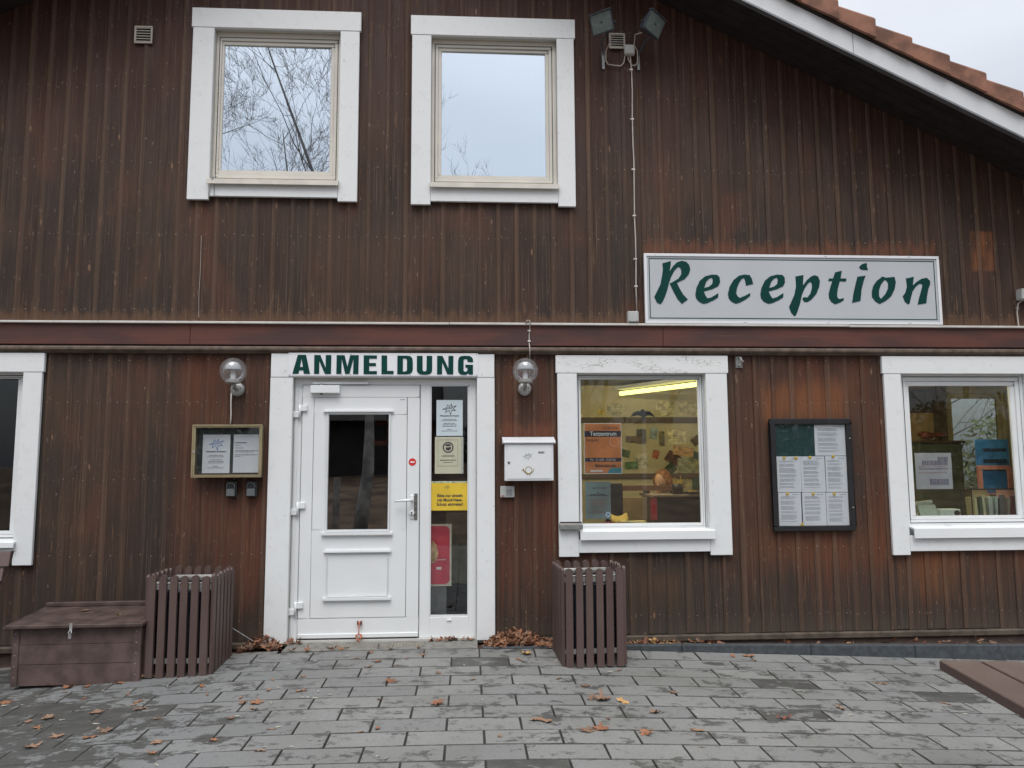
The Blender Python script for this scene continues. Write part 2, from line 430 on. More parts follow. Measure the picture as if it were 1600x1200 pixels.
# ---------------------------------------------------------------- mesh helpers
class B:
    def __init__(s): s.v = []; s.f = []; s.mi = []; s.cur = 0
    def add(s, vs, fs):
        o = len(s.v)
        s.v += [tuple(p) for p in vs]
        for f in fs: s.f.append([o+i for i in f]); s.mi.append(s.cur)
        return s
    def box(s, x0, x1, y0, y1, z0, z1, M=None):
        vs = [Vector((x, y, z)) for z in (z0, z1) for y in (y0, y1) for x in (x0, x1)]
        if M: vs = [M @ p for p in vs]
        return s.add(vs, [(0, 2, 3, 1), (4, 5, 7, 6), (0, 1, 5, 4), (2, 6, 7, 3), (0, 4, 6, 2), (1, 3, 7, 5)])
    def frame(s, X0, X1, Z0, Z1, x0, x1, z0, z1, y0, y1):
        s.box(X0, X1, y0, y1, z1, Z1); s.box(X0, X1, y0, y1, Z0, z0)
        s.box(X0, x0, y0, y1, z0, z1); return s.box(x1, X1, y0, y1, z0, z1)
    def prism(s, loops, y0, y1):
        """loops of (x, z); outline first, holes after; extruded between y0 (front) and y1"""
        flat = [p for L in loops for p in L]
        tri = tessellate_polygon([[Vector((x, z, 0)) for x, z in L] for L in loops])
        n = len(flat); o = len(s.v)
        s.v += [(x, y0, z) for x, z in flat] + [(x, y1, z) for x, z in flat]
        for t in tri:
            a, b, c = (flat[i] for i in t)
            ccw = (b[0]-a[0])*(c[1]-a[1])-(b[1]-a[1])*(c[0]-a[0]) > 0
            t = t if ccw else t[::-1]
            s.f.append([o+i for i in t]); s.f.append([o+n+i for i in t[::-1]]); s.mi += [s.cur]*2
        k = 0
        for L in loops:
            m = len(L)
            for i in range(m):
                a, b = k+i, k+(i+1) % m
                s.f.append([o+a, o+b, o+n+b, o+n+a]); s.mi.append(s.cur)
            k += m
        return s
    def tube(s, pts, r, n=8, caps=True):
        P = [Vector(p) for p in pts]
        rs = r if isinstance(r, (list, tuple)) else [r]*len(P)
        o = len(s.v); ref = None
        for i, p in enumerate(P):
            d = (P[min(i+1, len(P)-1)]-P[max(i-1, 0)]).normalized()
            if ref is None: ref = d.orthogonal().normalized()
            ref = (ref-d*ref.dot(d)).normalized(); bn = d.cross(ref)
            for k in range(n):
                a = 2*PI*k/n
                s.v.append(tuple(p+(ref*math.cos(a)+bn*math.sin(a))*rs[i]))
        for i in range(len(P)-1):
            for k in range(n):
                a, b = o+i*n+k, o+i*n+(k+1) % n
                s.f.append([a, b, b+n, a+n]); s.mi.append(s.cur)
        if caps:
            s.f.append([o+k for k in range(n)][::-1]); s.f.append([o+(len(P)-1)*n+k for k in range(n)]); s.mi += [s.cur]*2
        return s
    def lathe(s, prof, c, axis='Z', n=24):
        o = len(s.v); c = Vector(c)
        for r, h in prof:
            for k in range(n):
                a = 2*PI*k/n; u, v = r*math.cos(a), r*math.sin(a)
                s.v.append(tuple(c+(Vector((u, v, h)) if axis == 'Z' else Vector((u, -h, v)))))
        for i in range(len(prof)-1):
            for k in range(n):
                a, b = o+i*n+k, o+i*n+(k+1) % n
                s.f.append([a, b, b+n, a+n]); s.mi.append(s.cur)
        return s
    def sphere(s, c, r, sc=(1, 1, 1), n=20, m=12, half=None):
        o = len(s.v)
        t0, t1 = (0, PI) if half is None else half
        for i in range(m+1):
            t = t0+(t1-t0)*i/m
            for k in range(n):
                a = 2*PI*k/n
                s.v.append((c[0]+r*sc[0]*math.sin(t)*math.cos(a), c[1]+r*sc[1]*math.sin(t)*math.sin(a), c[2]+r*sc[2]*math.cos(t)))
        for i in range(m):
            for k in range(n):
                a, b = o+i*n+k, o+i*n+(k+1) % n
                s.f.append([a, a+n, b+n, b]); s.mi.append(s.cur)
        return s

def org(p):
    v = Vector((0, 0, 0))
    while p is not None:
        v += p.location; p = p.parent
    return v
def mk(name, b, mats, parent=None, kind=None, bev=0, smooth=False, fix=True, local=False, label=None):
    me = bpy.data.meshes.new(name)
    o3 = Vector((0, 0, 0)) if local else org(parent)
    me.from_pydata([(x-o3.x, y-o3.y, z-o3.z) for x, y, z in b.v], [], b.f)
    mats = mats if isinstance(mats, (list, tuple)) else [mats]
    for m in mats: me.materials.append(m)
    if len(mats) > 1: me.polygons.foreach_set('material_index', b.mi)
    if fix or bev:
        bm = bmesh.new(); bm.from_mesh(me)
        bmesh.ops.remove_doubles(bm, verts=bm.verts, dist=1e-6)
        if bev:
            es = [e for e in bm.edges if len(e.link_faces) == 2 and e.calc_face_angle(0) > .5]
            bmesh.ops.bevel(bm, geom=es, offset=bev, segments=1, affect='EDGES', profile=.5, clamp_overlap=True)
        if fix: bmesh.ops.recalc_face_normals(bm, faces=bm.faces)
        bm.to_mesh(me); bm.free()
    if smooth:
        for p in me.polygons: p.use_smooth = True
    me.update()
    o = bpy.data.objects.new(name, me)
    C.objects.link(o)
    o.parent = parent
    if kind: o['kind'] = kind
    if label: o['label'] = label
    return o
def tag(o, label, cat, group=None, kind=None):
    o['label'] = label; o['category'] = cat
    if group: o['group'] = group
    if kind: o['kind'] = kind
    return o
def thing(name, label, cat, loc=(0, 0, 0), rz=0, group=None):
    o = bpy.data.objects.new(name, None)
    C.objects.link(o)
    o.location = loc; o.rotation_euler = (0, 0, rz)
    o.empty_display_size = .1
    return tag(o, label, cat, group)
def copy_tree(o, parent=None):
    c = o.copy(); C.objects.link(c); c.parent = parent
    for ch in [k for k in bpy.data.objects if k.parent == o]: copy_tree(ch, c)
    return c
bpy.context.view_layer.update()
_tc = {}
def text(b, s, x, z, y, size, align='CENTER', xs=1., bold=0.):
    """flat lettering standing in the XZ plane, facing -Y, added to builder b"""
    cu = bpy.data.curves.new('t', 'FONT')
    cu.body = s; cu.size = size; cu.align_x = align; cu.offset = bold; cu.resolution_u = 3
    ob = bpy.data.objects.new('t', cu); C.objects.link(ob)
    dg = bpy.context.evaluated_depsgraph_get()
    me = bpy.data.meshes.new_from_object(ob.evaluated_get(dg))
    o = len(b.v)
    b.v += [(x+v.co.x*xs, y, z+v.co.y) for v in me.vertices]
    for p in me.polygons: b.f.append([o+i for i in p.vertices]); b.mi.append(b.cur)
    bpy.data.objects.remove(ob); bpy.data.curves.remove(cu); bpy.data.meshes.remove(me)
def rect(b, x0, x1, z0, z1, y):
    b.add([(x0, y, z0), (x1, y, z0), (x1, y, z1), (x0, y, z1)], [(0, 1, 2, 3)])
def greek(b, x0, x1, z, h, y, rnd=random):
    """one line of print too small to read: word-length strokes"""
    x = x0
    while x < x1-.004:
        wl = rnd.uniform(.006, .022)
        rect(b, x, min(x+wl, x1), z, z+h, y); x += wl+.003
def paper(name, label, X0, X1, Z0, Z1, y, m, draw=None, ink=None, cat='notice', group=None, tilt=0, th=.0012, extra=()):
    t = thing(name, label, cat, ((X0+X1)/2, y, Z0), 0, group)
    b = B().box(X0, X1, y, y+th, Z0, Z1)
    mk('sheet', b, m, t)
    if draw:
        bb = B(); draw(bb, X0, X1, Z0, Z1, y-.0012); mk('print', bb, ink or INK, t, fix=False)
    for nm, fn, mm in extra:
        bb = B(); fn(bb, X0, X1, Z0, Z1, y-.0014); mk(nm, bb, mm, t, fix=False)
    if tilt: t.rotation_euler = (0, tilt, 0)
    return t

SLOPE, TOPC, RX = .487, 6.145, -.80        # soffit line on the wall: Z = TOPC - SLOPE*X right of the ridge
def roofz(x): return TOPC-SLOPE*x if x > RX else TOPC-SLOPE*(2*RX-x)
def sp(x, k=.25): return k*math.log1p(math.exp(x/k)) if x/k < 30 else x
def zg(X, Y):
    d = max(0., -Y-.285)
    X = max(-6., min(6.5, X))
    return -.043*sp(X-.4)-.05*sp(-X-1.4)-.045*(1-math.exp(-d/.7))

# ---------------------------------------------------------------- ground
b = B()
xs = [-60, -30, -15, -9, -6.5, -5, -4, -3, -2, -1, 0, 1, 2, 3, 4, 5, 6.5, 9, 15, 30, 60]; ys = [-90, -50, -25, -21.3, -16, -12, -9, -8, -7, -6, -5, -4, -3, -2, -1, 0, .5, 10, 30, 60]
for yy in ys:
    for xx in xs: b.v.append((xx, yy, zg(xx, yy)-.17+min(1.6, max(0, (-9-yy)*.13))))
nx = len(xs)
for j in range(len(ys)-1):
    for i in range(nx-1): b.f.append([j*nx+i, j*nx+i+1, (j+1)*nx+i+1, (j+1)*nx+i]); b.mi.append(0)
mk('ground', b, GROUND, kind='structure')

# paved forecourt: a bed of joint sand carrying one object per paver
PY0, PP, PL = -.285, .203, .405
b = B()
gx = [-6.4+.4*i for i in range(33)]; gy = [-.285-.2*i for i in range(38)]
for yy in gy:
    for xx in gx: b.v.append((xx, yy, zg(xx, yy)-.012))
nx = len(gx)
for j in range(len(gy)-1):
    for i in range(nx-1): b.f.append([j*nx+i, (j+1)*nx+i, (j+1)*nx+i+1, j*nx+i+1]); b.mi.append(0)
o0 = len(b.v)
edge = [(x, gy[0]) for x in gx]+[(gx[-1], y) for y in gy[1:]]+[(x, gy[-1]) for x in gx[::-1][1:]]+[(gx[0], y) for y in gy[::-1][1:-1]]
for x, y in edge: b.v += [(x, y, zg(x, y)-.007), (x, y, zg(x, y)-.25)]
for i in range(len(edge)):
    a, c = o0+2*i, o0+2*((i+1) % len(edge)); b.f.append([a, c, c+1, a+1]); b.mi.append(0)
paving = mk('paved_forecourt', b, JOINT, kind='structure')
damp = {(3, 5), (6, 4), (4, 7), (10, 0), (11, 1), (1, 0), (5, -6), (5, -5), (6, -6), (7, -7), (4, -7), (6, -7)}
def paver_geo(b, x0, x1, y0, y1, rnd):
    j = .0037; x0 += j; x1 -= j; y0 += j; y1 -= j; c = .0035
    dz = rnd.uniform(-.0012, .0012); tx = rnd.uniform(-.001, .001); ty = rnd.uniform(-.001, .001)
    def P(x, y, k): return (x, y, zg(x, y)+dz+tx*(1 if x > (x0+x1)/2 else -1)+ty*(1 if y > (y0+y1)/2 else -1)+k)
    jx = [rnd.uniform(-.0012, .0012) for _ in range(8)]
    cs = [(x0+jx[0], y0+jx[1]), (x1+jx[2], y0+jx[3]), (x1+jx[4], y1+jx[5]), (x0+jx[6], y1+jx[7])]
    cx, cy = (x0+x1)/2, (y0+y1)/2
    ins = [(x+(c if x < cx else -c), y+(c if y < cy else -c)) for x, y in cs]
    b.cur = 0
    o = len(b.v); b.add([P(x, y, 0) for x, y in ins]+[P(x, y, -.003) for x, y in cs]+[P(x, y, -.03) for x, y in cs], [(0, 1, 2, 3)])
    for f in ([(4+i, 4+(i+1) % 4, (i+1) % 4, i) for i in range(4)]+[(8+i, 8+(i+1) % 4, 4+(i+1) % 4, 4+i) for i in range(4)]): b.f.append([o+k for k in f]); b.mi.append(1)
rp = random.Random(3)
far = B(); cnt = 0
for k in range(34):
    y1 = PY0-PP*k; y0 = y1-PP
    for i in range(-17, 17):
        x0 = -.113+PL*i+(0 if k % 2 else .2); x1 = x0+PL
        if x1 > 6.3 or x0 < -6.2: continue
        dist = 6.16+(y0+y1)/2
        inview = k < 12 and abs((x0+x1)/2-.06*dist) < dist*.69+.35
        if inview:
            b = B(); paver_geo(b, x0, x1, y0, y1, rp)
            me_o = mk('paver', b, [DAMP if (k, i) in damp else PAVER, PAVEREDGE], paving, fix=False); cnt += 1
        else: paver_geo(far, x0, x1, y0, y1, rp)
mk('outer_pavers', far, [PAVER, PAVEREDGE], paving, kind='stuff', fix=False)

# kerb strips either side of the door, soil strip behind them
def kz(x): return (.004-.0195*max(0, x-1.25) if x > 0 else .0-.045*sp(-x-1.6))
kerb = mk('kerb', B().box(.26, 6.3, -.222, -.219, -.4, -.2), KERB, kind='structure')
segs = [(.11, .90), (.90, 1.90), (1.90, 2.90), (2.52, 3.52)]
x = .11
for x1 in (.62, 1.62, 2.62, 3.44, 4.44, 5.44, 6.3):
    b = B()
    for (xa, xb) in ((x+.002, x1-.002),):
        vs = []
        for zz in (-.4, 0):
            for yy in (-.283, -.225):
                for xx in (xa, xb): vs.append((xx, yy, zz if zz else kz(xx)))
        b.add(vs, [(0, 2, 3, 1), (4, 5, 7, 6), (0, 1, 5, 4), (2, 6, 7, 3), (0, 4, 6, 2), (1, 3, 7, 5)])
    for i, v in enumerate(b.v):
        if v[2] == 0: b.v[i] = (v[0], v[1], kz(v[0]))
    mk('kerb_stone', b, KERB, kerb, bev=.004); x = x1
x = -6.3
for x1 in (-5.4, -4.4, -3.4, -2.4, -1.40):
    b = B(); vs = []
    for lo in (1, 0):
        for yy in (-.283, -.225):
            for xx in (x+.002, x1-.002): vs.append((xx, yy, -.4 if lo else min(kz(xx)+.0, zg(xx, -.3)+.012)))
    b.add(vs, [(0, 2, 3, 1), (4, 5, 7, 6), (0, 1, 5, 4), (2, 6, 7, 3), (0, 4, 6, 2), (1, 3, 7, 5)])
    mk('kerb_stone', b, KERBL, kerb, bev=.004); x = x1
b = B()
for (xa, xb) in ((-6.3, -1.37), (.08, 6.3)):
    n = 60
    o = len(b.v)
    for i in range(n+1):
        xx = xa+(xb-xa)*i/n
        for yy in (-.222, -.12, .06): b.v.append((xx, yy, kz(xx)-.045+random.uniform(-.008, .008)))
    for i in range(n):
        for j in range(2): b.f.append([o+i*3+j, o+i*3+3+j, o+i*3+4+j, o+i*3+1+j]); b.mi.append(0)
mk('soil_strip_ground', b, SOIL, kind='structure')
thr = thing('door_threshold', 'worn concrete door step with set-in steel grating', 'door step', (-.64, -.14, 0))
b = B().box(-1.365, .075, -.283, -.205, -.3, .003).box(-1.365, .075, -.06, .02, -.3, .003)
b.box(-1.365, -1.06, -.205, -.06, -.3, .003).box(-.33, .075, -.205, -.06, -.3, .003).box(-1.06, -.33, -.205, -.06, -.3, -.03)
mk('slab', b, KERBL, thr)
b = B()
for i in range(31): xx = -1.052+.0238*i; b.box(xx, xx+.004, -.203, -.062, -.022, .0035)
for i in range(6): yy = -.203+.0272*i; b.box(-1.056, -.334, yy, yy+.003, -.018, .005)
mk('grating', b, simple('worn pale grating steel', (.36, .34, .30), .6, .2), thr, kind='stuff')

# ---------------------------------------------------------------- the building
house = thing('reception_building', 'dark brown timber-clad reception building with white window casings and tiled gable roof', 'building', (0, 0, 0))
L0, R0 = -9.0, 7.0     # extent of the gable wall
OPEN = [(-2.13, -1.03, 3.62, 5.0), (-.35, .79, 3.62, 5.0),   # cladding openings: x0,x1,z0,z1
        (-4.42, -3.42, .73, 2.45), (-1.46, .13, -1, 2.45), (.85, 1.98, .73, 2.45), (3.56, 4.70, .73, 2.45)]
# solid core behind the boards, with the window holes
b = B()
def core(x0, x1, z0, z1):
    zt0 = min(z1, roofz(x0)); zt1 = min(z1, roofz(x1))
    pts = [(x0, z0), (x1, z0), (x1, zt1)]
    if x0 < RX < x1 and z1 > 6: pts.append((RX, roofz(RX)))
    pts.append((x0, zt0))
    b.prism([pts], .012, .14)
core(L0, -4.42, -.2, 2.4); core(-3.42, -1.46, -.2, 2.4); core(.13, .85, -.2, 2.4); core(1.98, 3.56, -.2, 2.4); core(4.70, R0, -.2, 2.4)
for x0, x1 in ((-4.42, -3.42), (.85, 1.98), (3.56, 4.70)): core(x0, x1, -.2, .73); core(x0, x1, 2.13, 2.4)
core(-1.46, .13, 2.10, 2.4)
core(L0, -2.13, 2.4, 9); core(-1.03, -.35, 2.4, 9); core(.79, R0, 2.4, 9)
core(-2.13, -1.03, 2.4, 3.62); core(-.35, .79, 2.4, 3.62); core(-2.13, -1.03, 5.0, 9); core(-.35, .79, 5.0, 9)
mk('wall_core', b, DARKROOM, house)
wall = mk('gable_wall', B().box(-4.9, 6.3, .006, .011, 2.50, 2.505), DARKROOM, house)
PW = .1525
def plank_geo(b, x0, pw, z0, z1, top, rnd):
    """one board: paler rib on its left edge, flat field beside it; top=True follows the roof line"""
    dy = rnd.uniform(-.002, .002); r = rnd.uniform(.040, .052); h = rnd.uniform(-.0135, -.009)
    prof = [(0, .012), (0, h+.007), (.012, h), (r-.018, h), (r-.003, -.004), (r+.008, 0), (pw-.001, .001), (pw-.001, .012)]
    n = len(prof); o = len(b.v)
    for x, y in prof: b.v.append((x0+x, y+dy, z0))
    for x, y in prof: b.v.append((x0+x, y+dy, (roofz(x0+x)+.03) if top else z1))
    for i in range(n-1):
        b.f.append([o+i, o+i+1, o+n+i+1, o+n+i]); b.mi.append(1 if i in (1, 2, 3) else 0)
    b.f.append([o+i for i in range(n)][::-1]); b.mi.append(0)
    b.f.append([o+n+i for i in range(n)]); b.mi.append(0)
def holes(x0, x1, z0, z1):
    iv = [(z0, z1)]
    for a, c, d, e in OPEN:
        if x1 > a and x0 < c:
            nv = []
            for p, q in iv:
                if e <= p or d >= q: nv.append((p, q)); continue
                if d > p: nv.append((p, d))
                if e < q: nv.append((e, q))
            iv = nv
    return iv
rw = random.Random(11)
rest = B(); nails = B(); npl = 0
for storey, (phase, z0, z1) in enumerate(((1.281, .018, 2.262), (-.381, 2.508, 99))):
    k0 = math.ceil((L0-phase)/PW); k1 = math.floor((R0-phase)/PW)
    for k in range(k0, k1):
        x0 = phase+k*PW
        near = -4.0 < x0 < 5.2
        for p, q in holes(x0+.02, x0+PW-.02, z0, z1):
            if q-p < .05 and q < 90: continue
            zz0 = p+(rw.uniform(-.004, .004) if p == z0 else 0)
            if near:
                b = B(); plank_geo(b, x0, PW, zz0, q, q > 90, rw); mk('plank', b, [WOOD, PALERIB], wall, fix=False); npl += 1
            else: plank_geo(rest, x0, PW, zz0, q, q > 90, rw)
        if near:
            for zn in ((.16, .68, 1.26, 1.86, 2.2) if storey == 0 else (2.60, 3.22, 3.82, 4.45, 5.05, 5.6)):
                for xo in (.018, .092):
                    xn = x0+xo+rw.uniform(-.004, .004); z_ = zn+rw.uniform(-.012, .012)
                    if z_ > roofz(xn)-.1: continue
                    if any(a-.03 < xn < c+.03 and d < z_ < e for a, c, d, e in OPEN): continue
                    yy = -.0150 if xo < .03 else -.0030; rr = rw.uniform(.0022, .0042)
                    nails.add([(xn+rr*math.cos(t), yy, z_+rr*math.sin(t)) for t in [PI/3*i for i in range(6)]], [(0, 1, 2, 3, 4, 5)])
mk('outer_planks', rest, [WOOD, PALERIB], wall, kind='stuff', fix=False)
mk('nail_heads', nails, simple('weathered nail heads', (.34, .29, .25), .6, var=.4, sc=30), wall, kind='stuff', fix=False)

# belt beam, its moulding and the white flashing over it
for xa, xb in ((-9, -6.2), (-6.198, -2.2), (-2.198, 1.6), (1.602, 5.3), (5.302, 7.0)):
    mk('belt_beam', B().box(xa, xb, -.032, .02, 2.318, 2.486), BEAM, house, bev=.003)
mk('belt_gap', B().box(-9, 7, -.018, .02, 2.304, 2.318), SOFFIT, house)
b = B()
prof = [(-.02, 2.304), (-.062, 2.301), (-.071, 2.291), (-.071, 2.275), (-.062, 2.264), (-.046, 2.261), (-.044, 2.252), (-.03, 2.248), (.02, 2.248), (.02, 2.304)]
for xa, xb in ((-9, -3.4), (-3.398, .95), (.952, 4.10), (4.102, 7)):
    o = len(b.v)
    for xx in (xa, xb): b.v += [(xx, y, z) for y, z in prof]
    n = len(prof)
    for i in range(n): b.f.append([o+i, o+(i+1) % n, o+n+(i+1) % n, o+n+i]); b.mi.append(0)
    b.f.append(list(range(o, o+n))); b.f.append(list(range(o+n, o+2*n))[::-1]); b.mi += [0, 0]
mk('belt_moulding', b, TRIMB, house)
b = B()
for xa, xb in ((-9, -2.9), (-2.898, -.15), (-.148, 3.17), (3.172, 7)):
    z = 2.484+rw.uniform(-.002, .002)
    b.box(xa, xb, -.058, -.002, z, z+.018)
mk('white_flashing', b, simple('white flashing paint', (.62, .60, .57), .5, var=.08), house, bev=.003)
# foot timber and plinth
b = B().box(-9, -1.47, -.03, .012, -.040, .012).box(.14, R0, -.03, .012, -.040, .012)
mk('foot_timber', b, SILLW, house, bev=.01)
mk('plinth', B().box(-9, -1.47, -.004, .14, -.6, -.042).box(.14, R0, -.004, .14, -.6, -.042), PLINTH, house)

# rest of the shell: side and back walls, floors, ceilings
D = 8.0
b = B().box(L0, L0+.14, .14, D, -.2, roofz(L0)-.05).box(R0-.14, R0, .14, 3.31, -.2, roofz(R0)-.1).box(5.06, 5.2, 3.31, D, -.2, 2.36)
b.prism([[(L0, -.2), (5.2, -.2), (5.2, 2.36), (R0, 2.36), (R0, roofz(R0)), (RX, roofz(RX)), (L0, roofz(L0))]], D, D+.14)
mk('outer_wall', b, WOOD, house)
mk('ground_floor', B().box(L0+.14, R0-.14, .141, D, -.1, 0), FLOORI, house)
mk('floor_deck', B().box(L0+.14, R0-.14, .141, D, 2.36, 2.5), CEIL, house)

# roof: soffit, verge boards, edge strip, tiles
roof = mk('roof', B(), ROOFD, house)
c30 = math.cos(math.atan(SLOPE))
def slopebox(xa, xb, y0, y1, zlo, zhi, side=1, b=None):
    """a bar following the roof slope between xa and xb; zlo/zhi measured above the wall soffit line"""
    b = b or B()
    def X(x): return x if side > 0 else 2*RX-x
    def Z(x): return TOPC-SLOPE*x
    vs = [(X(x), y, Z(x)+dz) for dz in (zlo, zhi) for y in (y0, y1) for x in (xa, xb)]
    return b.add(vs, [(0, 2, 3, 1), (4, 5, 7, 6), (0, 1, 5, 4), (2, 6, 7, 3), (0, 4, 6, 2), (1, 3, 7, 5)])
XE = 7.7
b = B(); slopebox(RX, XE, -.50, D+.5, .0, .05, 1, b); slopebox(RX, XE, -.50, D+.5, .0, .05, -1, b)
mk('soffit', b, SOFFIT, roof)
b = B()
for sd_ in (1, -1):
    for i in range(4): slopebox(RX, XE, -.47+.115*i, -.47+.115*i+.11, -.014, -.001, sd_, b)
mk('soffit_board', b, SOFFIT, roof)
for xa, xb in ((RX, 3.07), (3.074, XE)):
    mk('verge_board', slopebox(xa, xb, -.525, -.501, -.045, .135), VERGE, roof, bev=.003)
mk('verge_board', slopebox(RX, XE, -.525, -.501, -.045, .135, -1), VERGE, roof, bev=.003)
b = B(); slopebox(RX, XE, -.536, -.49, -.062, -.0455, 1, b); slopebox(RX, XE, -.536, -.49, -.062, -.0455, -1, b)
mk('verge_edge_strip', b, ALU, roof)
b = B(); slopebox(RX, XE, -.545, -.4, .136, .24, 1, b); slopebox(RX, XE, -.545, -.4, .136, .24, -1, b)
mk('verge_batten', b, SOFFIT, roof)
b = B(); slopebox(RX, XE, -.38, D+.5, .051, .20, 1, b); slopebox(RX, XE, -.38, D+.5, .051, .20, -1, b)
mk('roof_deck', b, ROOFD, roof)
TM = .2965
rt_ = random.Random(5)
def verge_tile(xa, side):
    """L-shaped verge tile: side flap hanging over the board, top flange behind; its low end steps out over the next"""
    b = B()
    def X(x): return x if side > 0 else 2*RX-x
    def Z(x): return TOPC-SLOPE*x
    xb = xa+TM+.008; j = rt_.uniform(-.004, .004); q = rt_.uniform(-.004, .004)
    lo0, lo1, hi0, hi1 = .150, .143, .280, .315
    sec = []
    for x, lo, hi, yo in ((xa, lo0, hi0, .012), (xb, lo1, hi1, -.010)):
        z = Z(x)+j
        sec.append([(X(x), -.575+q+yo, z+lo), (X(x), -.575+q+yo, z+hi-.02), (X(x), -.560+q+yo, z+hi), (X(x), -.30, z+hi), (X(x), -.30, z+hi-.02), (X(x), -.548+q+yo, z+hi-.03), (X(x), -.548+q+yo, z+lo)])
    n = 7
    b.v = sec[0]+sec[1]
    for i in range(n): b.f.append([i, (i+1) % n, n+(i+1) % n, n+i]); b.mi.append(0)
    b.f.append(list(range(n))); b.f.append(list(range(n, 2*n))[::-1]); b.mi += [0, 0]
    mk('verge_tile', b, TERRA, roof)
for i in range(28): verge_tile(2.63-TM*11+TM*i, 1)
for i in range(14): verge_tile(RX+.05+TM*i, -1)
# field of tiles behind the verge, too far round the edge to pick apart
b = B()
for sd_ in (1, -1):
    x = RX+.05
    while x < XE:
        y = -.29
        while y < D+.4:
            def X(u): return u if sd_ > 0 else 2*RX-u
            z = TOPC-SLOPE*x
            vs = []
            for xx, up_ in ((x, .262), (x+TM+.02, .285)):
                for k in range(5):
                    vs.append((X(xx), y+.3*k/4, TOPC-SLOPE*xx+up_+.018*math.sin(PI*k/2)-.02))
            b.add(vs, [(k, k+1, k+6, k+5) for k in range(4)])
            y += .3
        x += TM
mk('roof_tiles', b, TERRA, roof, kind='stuff', fix=False)
b = B().tube([(RX, -.56, roofz(RX)+.27), (RX, D+.5, roofz(RX)+.27)], .11, 10)
mk('ridge_tiles', b, TERRA, roof)

# ---------------------------------------------------------------- windows
def casing(parent, X0, X1, Z0, Z1, x0, x1, zt, zb, m_head=WHITE, drop=.03, head_over=.012):
    """four white boards: head over the jambs, jambs running past the bottom board"""
    y0, y1 = -.044, -.0155
    mk('casing_board', B().box(X0-head_over, X1+head_over, y0-.003, y1, zt, Z1), m_head, parent, bev=.003, label='head board of the white casing')
    mk('casing_board', B().box(X0, x0, y0, y1, Z0, zt-.0015), WHITE, parent, bev=.003)
    mk('casing_board', B().box(x1, X1, y0, y1, Z0, zt-.0015), WHITE, parent, bev=.003)
    mk('casing_board', B().box(x0+.0015, x1-.0015, y0, y1, Z0+drop, zb), WHITE, parent, bev=.003)
    b = B()
    for q in ((X0+x0)/2, (X1+x1)/2):
        for i in range(5):
            zz_ = Z0+.08+(Z1-Z0-.16)*i/4+rw.uniform(-.03, .03)
            for s_ in (-.022, .02): b.add([(q+s_+.003*math.cos(t), y0-.0045, zz_+.003*math.sin(t)) for t in [PI/3*k for k in range(6)]], [(0, 1, 2, 3, 4, 5)])
    mk('casing_nails', b, GREYPL, parent, kind='stuff', fix=False)
def window(label, X0, X1, Z0, Z1, x0, x1, zb, zt, F, G, sill, frame_m, sash_m, pane_m, sill_m, head=WHITE, cut_left=None, y=.03, grip=False):
    wd = mk('window', B().frame(x0-.03, x1+.03, zb-.02, zt+.03, x0, x1, zb, zt, -.0145, .02), frame_m, house, label=label)
    casing(wd, X0, X1, Z0, Z1, x0, x1, zt, zb, head)
    # lining back to the frame
    mk('reveal', B().frame(x0-.028, x1+.028, zb-.018, zt+.028, x0+.0, x1-.0, zb, zt, .0205, y+.05), REVEAL, wd)
    fx0, fx1, fz0, fz1 = F
    gx0, gx1, gz0, gz1 = G
    mk('window_frame', B().frame(x0+.001, x1-.001, zb+.001, zt-.001, fx0, fx1, fz0, fz1, y-.006, y+.045), sash_m, wd, bev=.002)
    g = .0065
    mk('gasket', B().frame(fx0, fx1, fz0, fz1, fx0+g, fx1-g, fz0+g, fz1-g, y+.012, y+.03), GASKET, wd)
    mid = [(fx0+g)*.55+gx0*.45, (fx1-g)*.55+gx1*.45, (fz0+g)*.55+gz0*.45, (fz1-g)*.55+gz1*.45]
    b = B().frame(fx0+g, fx1-g, fz0+g, fz1-g, mid[0], mid[1], mid[2], mid[3], y-.004, y+.04)
    mk('sash', b, sash_m, wd, bev=.003)
    mk('glazing_bead', B().frame(mid[0]+.001, mid[1]-.001, mid[2]+.001, mid[3]-.001, gx0, gx1, gz0, gz1, y+.006, y+.035), sash_m, wd, bev=.004)
    mk('pane', B().box(gx0-.004, gx1+.004, y+.020, y+.026, gz0-.004, gz1+.004), pane_m, wd)
    sx0, sx1, sz0, sz1 = sill
    b = B()
    vs = [(sx, yy, zz) for sx in (sx0, sx1) for yy, zz in ((y-.008, sz1+.012), (-.075, sz1-.004), (-.078, sz0), (-.070, sz0), (-.066, sz1-.014), (y-.008, sz1+.002))]
    b.add(vs, [(i, (i+1) % 6, 6+(i+1) % 6, 6+i) for i in range(6)]+[tuple(range(6)), tuple(range(11, 5, -1))])
    mk('window_sill', b, sill_m, wd, bev=.0015)
    if grip:
        xm = (x0+x1)/2-.18
        mk('drain_cap', B().box(xm-.02, xm+.03, y-.012, y-.0065, fz0-.013, fz0-.003), sash_m, wd)
    return wd
w1 = window('upper left window reflecting a leaning bare tree', -2.265, -.905, 3.50, 5.135, -2.093, -1.062, 3.655, 4.967, (-2.070, -1.088, 3.700, 4.926), (-2.030, -1.150, 3.779, 4.864), (-2.10, -1.052, 3.622, 3.668), REVEAL, CREAMF, G_UP, CREAMS, grip=True)
w2 = window('upper right window reflecting plain sky', -.468, .894, 3.484, 5.123, -.308, .748, 3.655, 4.952, (-.281, .716, 3.700, 4.915), (-.223, .656, 3.766, 4.857), (-.315, .755, 3.622, 3.668), REVEAL, CREAMF, G_UP, CREAMS, grip=True)
